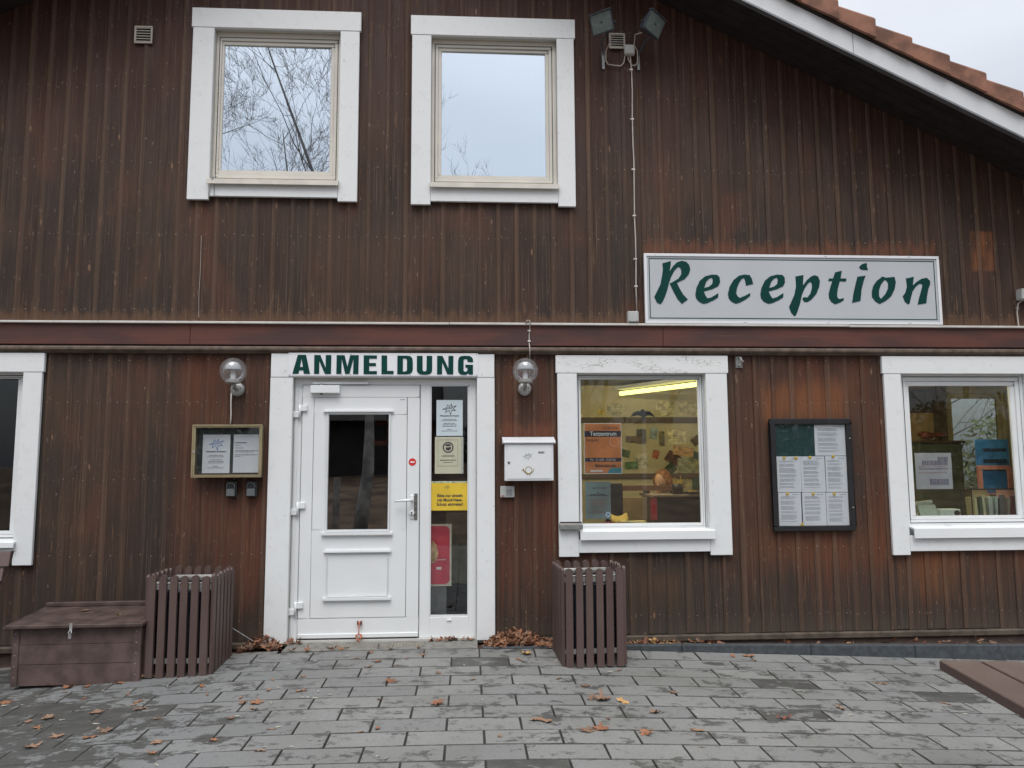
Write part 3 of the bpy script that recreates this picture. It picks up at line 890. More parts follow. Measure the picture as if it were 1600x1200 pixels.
w3 = window('office window with posters and a lit tube lamp inside', .722, 2.119, .631, 2.240, .881, 1.941, .765, 2.095, (.897, 1.952-.02, .828, 2.085), (.922, 1.896, .883, 2.053), (.889, 1.974, .763, .833), WHITE, PVC, G_LOW, PVC, head=WHITE_C)
w4 = window('right edge office window with folders on its sill', 3.445, 4.83, .613, 2.241, 3.590, 4.690, .768, 2.095, (3.640, 4.662, .860, 2.080), (3.699, 4.580, .920, 2.002), (3.612, 4.756, .749, .831), WHITE, PVC, G_LOW, PVC, grip=True)
w0 = window('dark window cut by the left edge of the photo', -4.524, -3.309, .617, 2.246, -4.384, -3.452, .770, 2.096, (-4.36, -3.478, .815, 2.08), (-4.31, -3.531, .872, 2.051), (-4.40, -3.430, .753, .796), WHITE, PVC, G_LOW, PVC)

# ---------------------------------------------------------------- door with its side light
door = mk('door', B().frame(-1.459, .129, -.02, 2.12, -1.3835, .0735, .016, 2.052, -.0145, .03), REVEAL, house, label='white plastic entrance door with dark glass and a narrow side light')
y0, y1 = -.047, -.0155
mk('casing_board', B().box(-1.557, .213, -.050, y1, 2.058, 2.246), WHITE, door, bev=.003)
mk('casing_board', B().box(-1.559, -1.383, y0, y1, .004, 2.0565), WHITE, door, bev=.003)
mk('casing_board', B().box(.073, .2145, y0, y1, .004, 2.0565), WHITE, door, bev=.003)
mk('door_frame', B().box(-1.382, -1.3205, .022, .08, .016, 2.051).box(-1.3205, .072, .022, .08, 2.004, 2.051).box(-.381, -.302, .022, .08, .016, 2.004)
   .box(.008, .072, .022, .08, .016, 2.004).box(-.302, .008, .022, .08, .016, .174), PVC, door, bev=.003)
for xa in (-1.372, .04): mk('frame_strip', B().box(xa, xa+.02, .0165, .0219, .02, 1.99), PVC, door, bev=.001)
# leaf: stiles and rails, a shadow gap, then the raised insert
mk('door_leaf', B().frame(-1.316, -.386, .026, 2.000, -1.225, -.484, .177, 1.904, .014, .07), PVC, door, bev=.003)
mk('weather_strip', B().box(-1.314, -.388, .003, .0138, .030, .062), PVC, door, bev=.003)
mk('gasket', B().frame(-1.3204, -.3815, .0165, 2.0038, -1.3165, -.3855, .0255, 2.0005, .03, .06).frame(-1.2249, -.4841, .1771, 1.9039, -1.2215, -.4875, .1805, 1.9005, .03, .05), GASKET, door)
mk('door_panel', B().frame(-1.2215, -.4875, .1805, 1.9005, -1.106, -.632, .857, 1.764, .012, .06), PVC, door, bev=.002)
mk('door_pane', B().box(-1.106, -.632, .030, .036, .857, 1.764), G_DOOR, door)
def mould(name, X0, X1, Z0, Z1, wd, head=0, foot=0):
    b = B()
    b.frame(X0, X1, Z0, Z1, X0+wd, X1-wd, Z0+wd, Z1-wd, .004, .0118)
    b.frame(X0+.003, X1-.003, Z0+.003, Z1-.003, X0+wd*.5, X1-wd*.5, Z0+wd*.5, Z1-wd*.5, -.002, .0039)
    if head: b.box(X0-.022, X1+.022, -.010, .0117, Z1+.001, Z1+.013).box(X0-.015, X1+.015, -.004, .0117, Z1+.013, Z1+.022)
    if foot: b.box(X0-.022, X1+.022, -.014, .0117, Z0-.022, Z0-.001).box(X0-.012, X1+.012, -.006, .0117, Z0-.030, Z0-.022)
    return mk(name, b, PVC, door, bev=.0012)
mould('glass_moulding', -1.124, -.614, .838, 1.782, .016, 1, 1)
mould('panel_moulding', -1.103, -.622, .338, .680, .009, 1, 1)
b = B()
b.tube([(-.441, .012, 1.086), (-.441, -.045, 1.086)], .012, 12).tube([(-.441, -.043, 1.086), (-.470, -.052, 1.084), (-.575, -.050, 1.078)], [.012, .011, .009], 12)
mk('door_handle', b, PVC, door, smooth=True)
b = B().box(-.456, -.426, .004, .0138, .935, 1.125)
mk('handle_plate', b, PVC, door, bev=.005)
mk('cylinder_rose', B().lathe([(0, .024), (.016, .024), (.021, .018), (.021, .0)], (-.442, .014, .982), 'Y', 20), PVC, door, smooth=True)
mk('keyhole', B().tube([(-.442, -.011, .99), (-.442, -.0125, .99)], .006, 10).box(-.4445, -.4395, -.0125, -.011, .968, .988), GASKET, door)
mk('lock_strip', B().box(-.424, -.3985, .006, .0138, .930, 1.136), simple('lock strip steel', (.20, .20, .19), .4, .7), door, bev=.002)
b = B()
for z in (.945, .99, 1.035, 1.08, 1.122): b.tube([(-.411, .0058, z), (-.411, .004, z)], .0045, 8)
mk('lock_screws', b, STEEL, door, kind='stuff')
for zt in (1.84, 1.073, .307):
    h = mk('hinge', B().box(-1.334, -1.276, -.006, .0138, zt-.050, zt), PVC, door, bev=.004)
    mk('hinge_leaf', B().box(-1.392, -1.335, -.002, .0215, zt-.100, zt-.051), PVC, h, bev=.004)
    mk('hinge_pin', B().tube([(-1.334, -.002, zt-.103), (-1.334, -.002, zt+.003)], .009, 10), PVC, h, smooth=True)
cl = mk('door_closer', B().box(-1.249, -1.019, -.034, .0138, 1.932, 1.995), PVC, door, bev=.004)
mk('closer_arm', B().tube([(-1.166, -.012, 1.995), (-1.166, -.012, 2.012)], .009, 10), STEEL, cl)
mk('closer_rail', B().box(-1.240, -.795, -.006, .0215, 2.006, 2.026), PVC, cl, bev=.003)
mk('closer_cap', B().tube([(-1.166, -.010, 1.924), (-1.166, -.010, 1.932)], .012, 10), GASKET, cl)
mk('side_light_bead', B().frame(-.3015, .0075, .1745, 2.0035, -.292, -.002, .184, 1.994, .026, .06), PVC, door, bev=.003)
mk('side_light_pane', B().box(-.296, .002, .045, .051, .180, 1.998), G_SIDE, door)
mk('drain_cap', B().box(-.164, -.125, .014, .0215, .140, .158), PVC, door, bev=.003)
b2 = B(); greek(b2, -.545, -.502, 1.880, .006, .0112)
mk('maker_print', b2, INK, door, fix=False)
# red round sticker
st = thing('door_sticker', 'small round red sticker on the white door beside the glass', 'sticker', (-.441, .0135, 1.36))
mk('disc', B().tube([(-.441, .0138, 1.384), (-.441, .0125, 1.384)], .030, 28), RED, st)
b = B(); rect(b, -.458, -.424, 1.378, 1.390, .0118); mk('bar', b, WHITEP, st, fix=False)
# catch with a knotted string at the door foot
ct = thing('string_loop', 'knotted pink orange string hanging from a small brown catch at the door foot', 'string', (-.838, -.02, 0))
mk('catch', B().box(-.857, -.845, -.012, .0138, .130, .156).box(-.832, -.820, -.012, .0138, .130, .156).box(-.845, -.832, -.004, .0138, .136, .150), simple('brown catch', (.16, .07, .06), .5), ct)
PINK = simple('faded pink orange string', (.62, .24, .15), .8, var=.3, sc=60)
b = B().tube([(-.840, -.012, .158), (-.838, -.018, .14), (-.842, -.016, .09), (-.840, -.018, .055)], .0042, 6)
rs = random.Random(2)
for k in range(7):
    a0 = rs.uniform(0, 6.28); p = [(-.838+.021*math.cos(a0+t)*rs.uniform(.6, 1.3), -.024+rs.uniform(-.01, .01), .042+.022*math.sin(a0+t)) for t in (0, .9, 1.8, 2.7, 3.6)]
    b.tube(p, .0042, 5)
b.tube([(-.842, -.022, .035), (-.850, -.026, -.0+.015), (-.838, -.03, .010), (-.826, -.03, .014)], .0034, 6)
mk('string', b, PINK, ct, smooth=True)

# ---------------------------------------------------------------- lettered signs
ANMELDUNG=[[[(-1.386,2.084),(-1.347,2.235),(-1.283,2.235),(-1.249,2.084),(-1.296,2.084),(-1.302,2.112),(-1.333,2.112),(-1.339,2.084)],[(-1.328,2.138),(-1.305,2.138),(-1.317,2.207)]],
[[(-1.217,2.084),(-1.218,2.234),(-1.171,2.234),(-1.127,2.13),(-1.128,2.234),(-1.084,2.234),(-1.085,2.083),(-1.132,2.083),(-1.178,2.187),(-1.177,2.084)]],
[[(-1.043,2.083),(-1.042,2.233),(-0.98,2.233),(-0.956,2.141),(-0.936,2.234),(-0.868,2.234),(-0.869,2.082),(-0.911,2.082),(-0.909,2.205),(-0.94,2.083),(-0.973,2.083),(-1.002,2.205),(-1.003,2.084)]],
[[(-0.828,2.082),(-0.829,2.233),(-0.725,2.232),(-0.724,2.206),(-0.785,2.206),(-0.785,2.171),(-0.732,2.171),(-0.731,2.146),(-0.784,2.146),(-0.784,2.106),(-0.723,2.107),(-0.723,2.081)]],
[[(-0.687,2.082),(-0.688,2.232),(-0.644,2.232),(-0.642,2.108),(-0.591,2.108),(-0.592,2.082)]],
[[(-0.562,2.081),(-0.562,2.231),(-0.481,2.231),(-0.458,2.226),(-0.445,2.212),(-0.44,2.189),(-0.439,2.122),(-0.444,2.101),(-0.457,2.087),(-0.48,2.081)],[(-0.518,2.103),(-0.5,2.103),(-0.489,2.107),(-0.485,2.116),(-0.486,2.196),(-0.49,2.205),(-0.501,2.208),(-0.518,2.208)]],
[[(-0.407,2.23),(-0.362,2.23),(-0.361,2.119),(-0.358,2.107),(-0.346,2.104),(-0.334,2.107),(-0.33,2.119),(-0.329,2.23),(-0.285,2.23),(-0.285,2.117),(-0.29,2.096),(-0.304,2.083),(-0.327,2.078),(-0.363,2.078),(-0.386,2.083),(-0.401,2.096),(-0.407,2.116)]],
[[(-0.246,2.081),(-0.246,2.23),(-0.203,2.23),(-0.156,2.13),(-0.155,2.23),(-0.116,2.23),(-0.117,2.081),(-0.164,2.081),(-0.205,2.178),(-0.206,2.081)]],
[[(0.042,2.18),(-0.003,2.182),(-0.004,2.198),(-0.008,2.204),(-0.018,2.205),(-0.03,2.203),(-0.034,2.192),(-0.034,2.115),(-0.03,2.104),(-0.018,2.102),(-0.006,2.107),(-0.003,2.117),(-0.003,2.135),(-0.019,2.135),(-0.02,2.159),(0.041,2.159),(0.041,2.08),(0.01,2.08),(0.003,2.09),(-0.013,2.078),(-0.036,2.076),(-0.061,2.082),(-0.076,2.099),(-0.079,2.122),(-0.078,2.19),(-0.072,2.216),(-0.054,2.229),(-0.021,2.232),(0.015,2.23),(0.033,2.218),(0.041,2.203)]],
]
RECEPTION=[[[(1.606,3.009),(1.677,3.03),(1.673,2.99),(1.665,2.942),(1.694,2.986),(1.727,3.018),(1.768,3.033),(1.808,3.023),(1.831,2.995),(1.838,2.959),(1.825,2.918),(1.788,2.877),(1.723,2.846),(1.745,2.796),(1.776,2.744),(1.811,2.706),(1.76,2.67),(1.723,2.711),(1.689,2.78),(1.662,2.84),(1.691,2.854),(1.736,2.881),(1.761,2.917),(1.763,2.95),(1.754,2.974),(1.737,2.98),(1.705,2.949),(1.676,2.896),(1.657,2.845),(1.641,2.787),(1.621,2.731),(1.598,2.682),(1.579,2.665),(1.552,2.678),(1.531,2.726),(1.556,2.774),(1.586,2.835),(1.601,2.908),(1.609,2.961)]],
[[(1.875,2.749),(1.886,2.805),(1.916,2.866),(1.962,2.903),(2.019,2.918),(2.063,2.916),(2.083,2.896),(2.086,2.852),(2.068,2.819),(2.015,2.794),(1.946,2.775),(1.961,2.737),(1.976,2.717),(2.009,2.726),(2.042,2.746),(2.069,2.762),(2.065,2.726),(2.028,2.702),(1.971,2.677),(1.939,2.671),(1.903,2.689),(1.88,2.717)],[(1.951,2.804),(1.968,2.855),(1.994,2.883),(2.018,2.891),(2.026,2.875),(2.02,2.839),(1.991,2.816)]],
[[(2.149,2.755),(2.165,2.816),(2.2,2.873),(2.246,2.91),(2.295,2.921),(2.339,2.916),(2.355,2.886),(2.365,2.842),(2.304,2.827),(2.299,2.866),(2.29,2.892),(2.269,2.882),(2.243,2.845),(2.226,2.8),(2.218,2.76),(2.231,2.735),(2.247,2.723),(2.288,2.74),(2.338,2.765),(2.335,2.74),(2.299,2.712),(2.246,2.683),(2.213,2.673),(2.177,2.691),(2.154,2.719)]],
[[(2.423,2.753),(2.435,2.81),(2.466,2.871),(2.512,2.908),(2.57,2.923),(2.615,2.921),(2.634,2.901),(2.636,2.856),(2.619,2.824),(2.564,2.799),(2.494,2.78),(2.509,2.742),(2.525,2.721),(2.558,2.73),(2.591,2.75),(2.619,2.767),(2.615,2.73),(2.577,2.706),(2.519,2.681),(2.486,2.675),(2.45,2.693),(2.427,2.721)],[(2.5,2.809),(2.518,2.859),(2.544,2.888),(2.569,2.897),(2.576,2.88),(2.57,2.844),(2.541,2.821)]],
[[(2.728,2.908),(2.796,2.922),(2.791,2.87),(2.789,2.832),(2.825,2.879),(2.861,2.909),(2.891,2.921),(2.921,2.91),(2.935,2.872),(2.927,2.825),(2.901,2.765),(2.856,2.714),(2.821,2.693),(2.793,2.693),(2.778,2.718),(2.789,2.732),(2.823,2.732),(2.85,2.765),(2.865,2.812),(2.865,2.85),(2.852,2.865),(2.828,2.845),(2.801,2.807),(2.777,2.756),(2.757,2.68),(2.732,2.612),(2.716,2.578),(2.703,2.574),(2.677,2.603),(2.662,2.649),(2.68,2.687),(2.713,2.755),(2.729,2.823)]],
[[(3.069,2.947),(3.127,2.961),(3.113,2.895),(3.165,2.895),(3.157,2.869),(3.106,2.872),(3.088,2.818),(3.076,2.758),(3.079,2.729),(3.096,2.72),(3.133,2.729),(3.129,2.708),(3.09,2.686),(3.055,2.676),(3.026,2.694),(3.006,2.728),(3.006,2.766),(3.024,2.826),(3.043,2.873),(3.007,2.872),(3.014,2.894),(3.05,2.894)]],
[[(3.26,2.911),(3.33,2.921),(3.31,2.871),(3.289,2.802),(3.275,2.705),(3.203,2.689),(3.218,2.768),(3.24,2.845)]],
[[(3.279,2.995),(3.3,3.016),(3.327,3.027),(3.348,3.027),(3.345,3),(3.354,2.97),(3.319,2.969),(3.29,2.975)]],
[[(3.476,2.915),(3.502,2.905),(3.541,2.909),(3.58,2.913),(3.589,2.865),(3.574,2.805),(3.54,2.745),(3.491,2.706),(3.437,2.68),(3.404,2.701),(3.376,2.739),(3.377,2.786),(3.394,2.837),(3.427,2.88)],[(3.501,2.888),(3.521,2.86),(3.518,2.813),(3.494,2.766),(3.453,2.723),(3.437,2.744),(3.439,2.795),(3.455,2.838),(3.478,2.872)]],
[[(3.679,2.9),(3.748,2.915),(3.74,2.875),(3.735,2.839),(3.769,2.871),(3.814,2.899),(3.858,2.908),(3.888,2.88),(3.885,2.85),(3.866,2.807),(3.852,2.747),(3.843,2.69),(3.768,2.677),(3.782,2.73),(3.803,2.79),(3.819,2.841),(3.811,2.856),(3.789,2.854),(3.753,2.823),(3.729,2.789),(3.713,2.738),(3.697,2.686),(3.686,2.679),(3.659,2.699),(3.642,2.746),(3.668,2.78),(3.684,2.831)]],
]

sg = thing('entrance_sign', 'white ANMELDUNG sign with bold green capitals above the door', 'sign', (-.67, -.052, 2.07))
b = B().box(-1.420, .080, -.056, -.0505, 2.068, 2.252)
mk('sign_plate', b, SIGNW, sg, bev=.001)
for L in ANMELDUNG: mk('letter', B().prism(L, -.0595, -.0562), GREENL, sg)
b = B()
for xx in (-1.408, -1.0, -.93, -.46, .068):
    for zz in (2.078, 2.242): b.tube([(xx, -.056, zz), (xx, -.058, zz)], .0035, 8)
mk('screws', b, ZINC, sg, kind='stuff')
mk('seam', B().box(-.9345, -.9335, -.0564, -.0561, 2.069, 2.251), INK, sg)
sg = thing('reception_sign', 'large white Reception sign with green brush lettering and thin green border', 'sign', (2.71, -.04, 2.505))
X0, X1, Z0, Z1 = 1.451, 3.972, 2.505, 3.092
mk('sign_box', B().box(X0+.004, X1-.004, -.050, -.015, Z0+.004, Z1-.004), SIGNG, sg)
mk('sign_edge', B().frame(X0, X1, Z0, Z1, X0+.022, X1-.022, Z0+.022, Z1-.022, -.0585, -.0505), SIGNW, sg, bev=.0015)
mk('border_line', B().frame(X0+.040, X1-.040, Z0+.042, Z1-.040, X0+.047, X1-.047, Z0+.049, Z1-.047, -.0515, -.0502), GREENL, sg)
for L in RECEPTION: mk('letter', B().prism(L, -.0535, -.0502), GREENL, sg)
b = B()
for xx in (1.55, 2.27, 2.30, 3.0, 3.7):
    for zz in (Z0+.011, Z1-.011): b.tube([(xx+rw.uniform(-.05, .05), -.0546, zz), (xx, -.0565, zz)], .0035, 8)
mk('screws', b, ZINC, sg, kind='stuff')

# ---------------------------------------------------------------- vents, boxes, cables, floodlights
def vent(label, X0, X1, Z0, Z1):
    t = thing('wall_vent', label, 'vent', ((X0+X1)/2, -.02, Z0), 0, 'beige vent grilles on the upper wall')
    mk('vent_frame', B().frame(X0, X1, Z0, Z1, X0+.014, X1-.014, Z0+.014, Z1-.014, -.026, -.0145), BEIGE, t, bev=.002)
    mk('vent_back', B().box(X0+.013, X1-.013, -.0148, -.0145, Z0+.013, Z1-.013), GASKET, t)
    n = 6
    for i in range(n):
        z = Z0+.018+(Z1-Z0-.034)*i/(n-1)*.98
        vs = [(x, y, zz) for x in (X0+.0145, X1-.0145) for y, zz in ((-.027, z-.006), (-.016, z+.006), (-.016, z+.008), (-.027, z-.003))]
        mk('slat', B().add(vs, [(0, 1, 5, 4), (1, 2, 6, 5), (2, 3, 7, 6), (3, 0, 4, 7), (0, 3, 2, 1), (4, 5, 6, 7)]), BEIGE, t)
vent('square beige vent grille alone on the boards at the upper left', -2.743, -2.598, 4.823, 4.974)
vent('square beige vent grille between the two floodlights', 1.202, 1.340, 4.887, 5.026)
def jbox(label, X0, X1, Z0, Z1, d=.04, cover=.2):
    t = thing('junction_box', label, 'junction box', ((X0+X1)/2, -.03, Z0), 0, 'grey cable boxes on the upper wall')
    mk('box_base', B().box(X0, X1, -.0145-d, -.0145, Z0, Z1), GREYPL, t, bev=.006)
    mk('box_lid', B().box(X0+.006, X1-.006, -.0145-d-.004, -.0146-d, Z0+.006, Z1-.006), GREYPL, t, bev=.003)
    b = B()
    for xx in (X0+.013, X1-.013): b.tube([(xx, -.0146-d-.004, Z0+.013), (xx, -.0156-d-.005, Z0+.013)], .004, 8)
    mk('lid_screws', b, ZINC, t)
jbox('grey square cable box right below the upper vent by the floodlights', 1.327, 1.416, 4.822, 4.910)
jbox('grey cable box standing on the white strip left of the big sign', 1.306, 1.396, 2.512, 2.604, .05)
t = thing('sensor_box', 'white box with a drooping cable cut by the right photo edge', 'sensor', (4.72, -.04, 2.72))
mk('housing', B().box(4.655, 4.86, -.095, -.015, 2.722, 2.802), GREYPL, t, bev=.008)
mk('cap', B().box(4.66, 4.855, -.090, -.02, 2.8025, 2.815), GREYPL, t, bev=.003)
b = B().tube([(4.70, -.03, 2.722), (4.668, -.022, 2.70), (4.655, -.019, 2.62), (4.661, -.018, 2.508)], .006, 8)
b.box(4.648, 4.672, -.026, -.0145, 2.655, 2.662)
mk('cable', b, CABLE, t, smooth=False)
t = thing('vertical_cable', 'thin pale cable clipped straight down the boards from the floodlights', 'cable', (1.39, -.02, 2.6))
zz = [4.70, 4.52, 4.3, 4.05, 3.9, 3.6, 3.4, 3.238, 3.0, 2.8, 2.60]
pts = [(1.360, -.03, 4.822), (1.362, -.026, 4.79), (1.385, -.024, 4.755)]+[(1.390+.003*math.sin(i*1.9), -.021, z) for i, z in enumerate(zz)]
mk('cable_run', B().tube(pts, .006, 8), CABLE, t, smooth=True)
for z in (4.70, 4.26, 3.82, 3.42, 3.05, 2.82):
    mk('clip', B().box(1.376, 1.400, -.029, -.0145, z-.004, z+.006).tube([(1.373, -.03, z), (1.373, -.014, z)], .004, 6), CABLEW, t)
def flood(label, cx, cz, side, bx):
    """cx, cz: centre of the glass; side -1 looks left, +1 looks right; bx: wall bar"""
    t = thing('floodlight', label, 'floodlight', (bx, -.03, 4.70), 0, 'pair of dark floodlights under the gable')
    nrm = Vector((.50*side, -.80, -.34)).normalized()
    roll = math.radians(-14 if side > 0 else 4)*1.
    u = nrm.cross(Vector((0, 0, 1))).normalized()*-1; v = nrm.cross(u).normalized()
    if v.z < 0: v = -v
    u2 = u*math.cos(roll)+v*math.sin(roll); v2 = -u*math.sin(roll)+v*math.cos(roll)
    c = Vector((cx, -.30, cz))
    def P(a, b_, d): return tuple(c+u2*a+v2*b_-nrm*d)
    W, H = .084, .074
    b = B()
    sec = [(W+.006, H+.006, 0), (W+.006, H+.006, .022), (W*.86, H*.86, .06), (W*.55, H*.5, .125)]
    for a, h, d in sec: b.v += [P(-a, -h, d), P(a, -h, d), P(a, h, d), P(-a, h, d)]
    for i in range(3):
        for k in range(4): b.f.append([4*i+k, 4*i+(k+1) % 4, 4*i+4+(k+1) % 4, 4*i+4+k]); b.mi.append(0)
    b.f += [[0, 1, 2, 3], [12, 13, 14, 15]]; b.mi += [0, 0]
    hs = mk('housing', b, FLOODB, t, bev=.003)
    b = B(); b.v = [P(*q) for q in ((-W, -H, -.003), (W, -H, -.003), (W, H, -.003), (-W, H, -.003), (-W, -H, .001), (W, -H, .001), (W, H, .001), (-W, H, .001))]
    b.f = [[0, 1, 2, 3], [4, 5, 6, 7], [0, 1, 5, 4], [1, 2, 6, 5], [2, 3, 7, 6], [3, 0, 4, 7]]; b.mi = [0]*6
    mk('front_glass', b, FLOODG, t)
    b = B(); q = [P(.012*math.cos(a), .008*math.sin(a), -.0036) for a in [PI/4*i for i in range(8)]]; b.add(q, [tuple(range(8))])
    mk('lamp_spot', b, GASKET, t, fix=False)
    b = B()
    b.v = [P(-W-.012, H+.004, -.012), P(W+.012, H+.004, -.012), P(W+.012, H+.012, -.012), P(-W-.012, H+.012, -.012), P(-W-.012, H+.004, .03), P(W+.012, H+.004, .03), P(W+.012, H+.012, .03), P(-W-.012, H+.012, .03)]
    b.f = [[0, 1, 2, 3], [4, 5, 6, 7], [0, 1, 5, 4], [1, 2, 6, 5], [2, 3, 7, 6], [3, 0, 4, 7]]; b.mi = [0]*6
    mk('visor', b, FLOODB, hs)
    # yoke and arm back to the wall bar
    pv = Vector(P(0, -H*.2, .06))
    b = B()
    k = (bx+.03*(-side)*-1, -.12, 4.90)
    b.tube([(bx, -.030, 4.83), k, tuple(pv+u2*(W+.012)), ], .008, 6).tube([tuple(pv+u2*(W+.012)), tuple(pv-u2*(W+.012))], .007, 6)
    mk('arm', b, FLOODB, t)
    mk('wall_bar', B().box(bx-.012, bx+.012, -.024, -.0145, 4.700, 4.86), ZINC, t, bev=.002)
    b = B()
    if side < 0: pts = [(pv.x+.05, pv.y+.04, pv.z-.04), (bx+.06, -.16, 4.93), (bx+.02, -.05, 4.85), (bx+.02, -.024, 4.78), (bx+.04, -.022, 4.742), (bx+.10, -.021, 4.735), (1.30, -.021, 4.732), (1.325, -.022, 4.76), (1.335, -.03, 4.822)]
    else: pts = [(pv.x-.05, pv.y+.05, pv.z-.02), (bx-.045, -.12, 4.96), (bx-.045, -.06, 4.90), (bx-.012, -.04, 4.86), (bx-.01, -.028, 4.76), (bx-.03, -.022, 4.738), (bx-.07, -.021, 4.742), (1.385, -.024, 4.78), (1.378, -.03, 4.822)]
    mk('lead', b.tube(pts, .0055, 7), CABLE, t, smooth=True)
flood('dusty square floodlight tilted to the left above the vent', 1.088, 4.948, -1, 1.149)
flood('dusty square floodlight tilted to the right under the roof shade', 1.530, 4.945, 1, 1.452)

t = thing('loose_wire', 'thin dark wire hanging over the left corner of the upper left window sill', 'wire', (-2.06, -.05, 3.5))
mk('wire', B().tube([(-2.03, -.03, 3.695), (-2.05, -.082, 3.672), (-2.075, -.06, 3.60), (-2.088, -.048, 3.535)], .0025, 5).tube([(-2.045, -.082, 3.675), (-2.047, -.055, 3.64), (-2.046, -.048, 3.53)], .002, 5), GREYD, t)
t = thing('hanging_thread', 'thin pale thread hanging down the boards below the upper left window', 'thread', (-2.14, -.02, 2.54))
mk('thread', B().tube([(-2.146, -.016, 3.21), (-2.143, -.017, 2.95), (-2.147, -.016, 2.72), (-2.142, -.016, 2.54)], .0016, 5), CABLE, t)

# ---------------------------------------------------------------- wall lamps
def wall_lamp(label, px, pz, gxx):
    t = thing('wall_lamp', label, 'wall lamp', (px, -.015, pz), 0, 'clear globe lamps either side of the door')
    mk('wall_plate', B().lathe([(0, .030), (.030, .030), (.046, .024), (.054, .010), (.056, 0)], (px, -.0145, pz), 'Y', 28), STEEL, t, smooth=True)
    b = B()
    for q in (-.030, .030): b.tube([(px+q, -.043, pz+.008), (px+q, -.0455, pz+.008)], .005, 8)
    mk('plate_screws', b, GASKET, t)
    mk('arm', B().tube([(px, -.04, pz-.002), (px, -.09, pz+.004), (gxx, -.150, pz+.022), (gxx, -.185, pz+.030)], [.016, .015, .015, .014], 12), STEEL, t, smooth=True)
    zc = pz+.115
    mk('collar', B().lathe([(0, -.084), (.05, -.084), (.056, -.078), (.056, -.060), (.050, -.056), (0, -.056)], (gxx, -.19, zc), 'Z', 28), STEEL, t, smooth=False)
    g = mk('globe', B().sphere((gxx, -.19, zc+.012), .102, n=32, m=20, half=(0, PI*.83)), G_GLOBE, t, smooth=True)
    mk('lamp_holder', B().lathe([(.021, -.056), (.021, -.016), (.016, -.010), (.014, .034), (.010, .040), (0, .042)], (gxx, -.19, zc), 'Z', 16), WHITEP, t, smooth=True)
    mk('reflector', B().sphere((gxx, -.19, zc+.022), .062, n=28, m=8, half=(PI*.02, PI*.5)), simple('frosted lamp cap', (.36, .37, .39), .9, var=.1), t, smooth=True)
wall_lamp('clear globe wall lamp above the gold notice case', -1.820, 1.962, -1.806)
wall_lamp('clear globe wall lamp above the white mailbox', .459, 1.968, .452)
t = thing('lamp_cable', 'short white cable between the left globe lamp and gold notice case', 'cable', (-1.86, -.02, 1.69))
mk('cable_run', B().tube([(-1.866, -.018, 1.96), (-1.868, -.017, 1.85), (-1.864, -.016, 1.77), (-1.866, -.02, 1.69)], .0055, 8), CABLEW, t, smooth=True)
t = thing('lamp_cable', 'thin clipped cable dropping over the beam to the right globe lamp', 'cable', (.50, -.05, 2.2))
mk('cable_run', B().tube([(.470, -.060, 2.497), (.478, -.066, 2.520), (.497, -.066, 2.522), (.507, -.062, 2.50), (.502, -.038, 2.47), (.497, -.037, 2.40), (.497, -.037, 2.33), (.498, -.078, 2.302), (.499, -.076, 2.25), (.502, -.020, 2.235), (.500, -.018, 2.05)], .0045, 8), CABLE, t, smooth=True)
for z in (2.44, 2.355): mk('clip', B().box(.485, .510, -.046, -.0322, z-.004, z+.005), CABLEW, t)
# hook fitting
t = thing('wall_hook', 'small grey metal hook bracket under the beam right of the office window', 'bracket', (2.23, -.02, 2.14))
mk('plate', B().box(2.205, 2.262, -.022, -.0145, 2.142, 2.240), ZINC, t, bev=.003)
mk('hook', B().tube([(2.232, -.022, 2.225), (2.232, -.055, 2.22), (2.245, -.062, 2.20), (2.248, -.05, 2.178), (2.262, -.04, 2.20)], .006, 8).tube([(2.232, -.022, 2.16), (2.232, -.04, 2.165)], .008, 8), STEEL, t, smooth=True)
t = thing('holder_rail', 'small grey metal holder screwed across the left casing of the office window', 'holder', (.82, -.06, .84))
mk('tray', B().box(.724, .908, -.085, -.0445, .846, .886), ZINC, t, bev=.003)
mk('lip', B().box(.726, .906, -.083, -.0445, .888, .896), simple('pale holder lip', (.5, .48, .44), .5), t)
mk('clamp_gap', B().box(.73, .90, -.075, -.0445, .897, .906), GASKET, t)

# ---------------------------------------------------------------- mailbox, bell, key safes
t = thing('mailbox', 'white wall mailbox with a gold post horn and sloping lid', 'mailbox', (.48, -.02, 1.232))
mk('mailbox_body', B().box(.290, .676, -.120, -.015, 1.232, 1.522), MAILB, t, bev=.004)
mk('mailbox_door', B().box(.308, .660, -.1245, -.1205, 1.248, 1.512), MAILB, t, bev=.0015)
vs = [(x, y, z) for x in (.274, .692) for y, z in ((-.140, 1.528), (-.140, 1.540), (-.015, 1.580), (-.015, 1.523), (-.120, 1.5235))]
mk('mailbox_lid', B().add(vs, [(i, (i+1) % 5, 5+(i+1) % 5, 5+i) for i in range(5)]+[tuple(range(5)), tuple(range(9, 4, -1))]), MAILB, t, bev=.002)
mk('lock', B().box(.314, .332, -.129, -.1246, 1.366, 1.384), GREYD, t, bev=.002)
mk('name_plate', B().box(.556, .604, -.1265, -.1246, 1.448, 1.462), ZINC, t)
b = B()
cx, cz = .478, 1.318
b.tube([(cx+.026*math.cos(a), -.1255, cz+.026*math.sin(a)) for a in [PI*2*i/20 for i in range(21)]], .0026, 5)
b.tube([(cx-.046, -.1255, cz+.008), (cx-.034, -.1255, cz-.012), (cx-.014, -.1255, cz-.030), (cx, -.1255, cz-.034), (cx+.014, -.1255, cz-.030), (cx+.034, -.1255, cz-.012), (cx+.044, -.1255, cz+.010)], [.007, .004, .0026, .0026, .0026, .0026, .002], 5)
for q in (-.011, .009): b.tube([(cx+q, -.1255, cz-.034), (cx+q, -.1255, cz-.050)], .0014, 4)
mk('post_horn', b, BRASS, t)
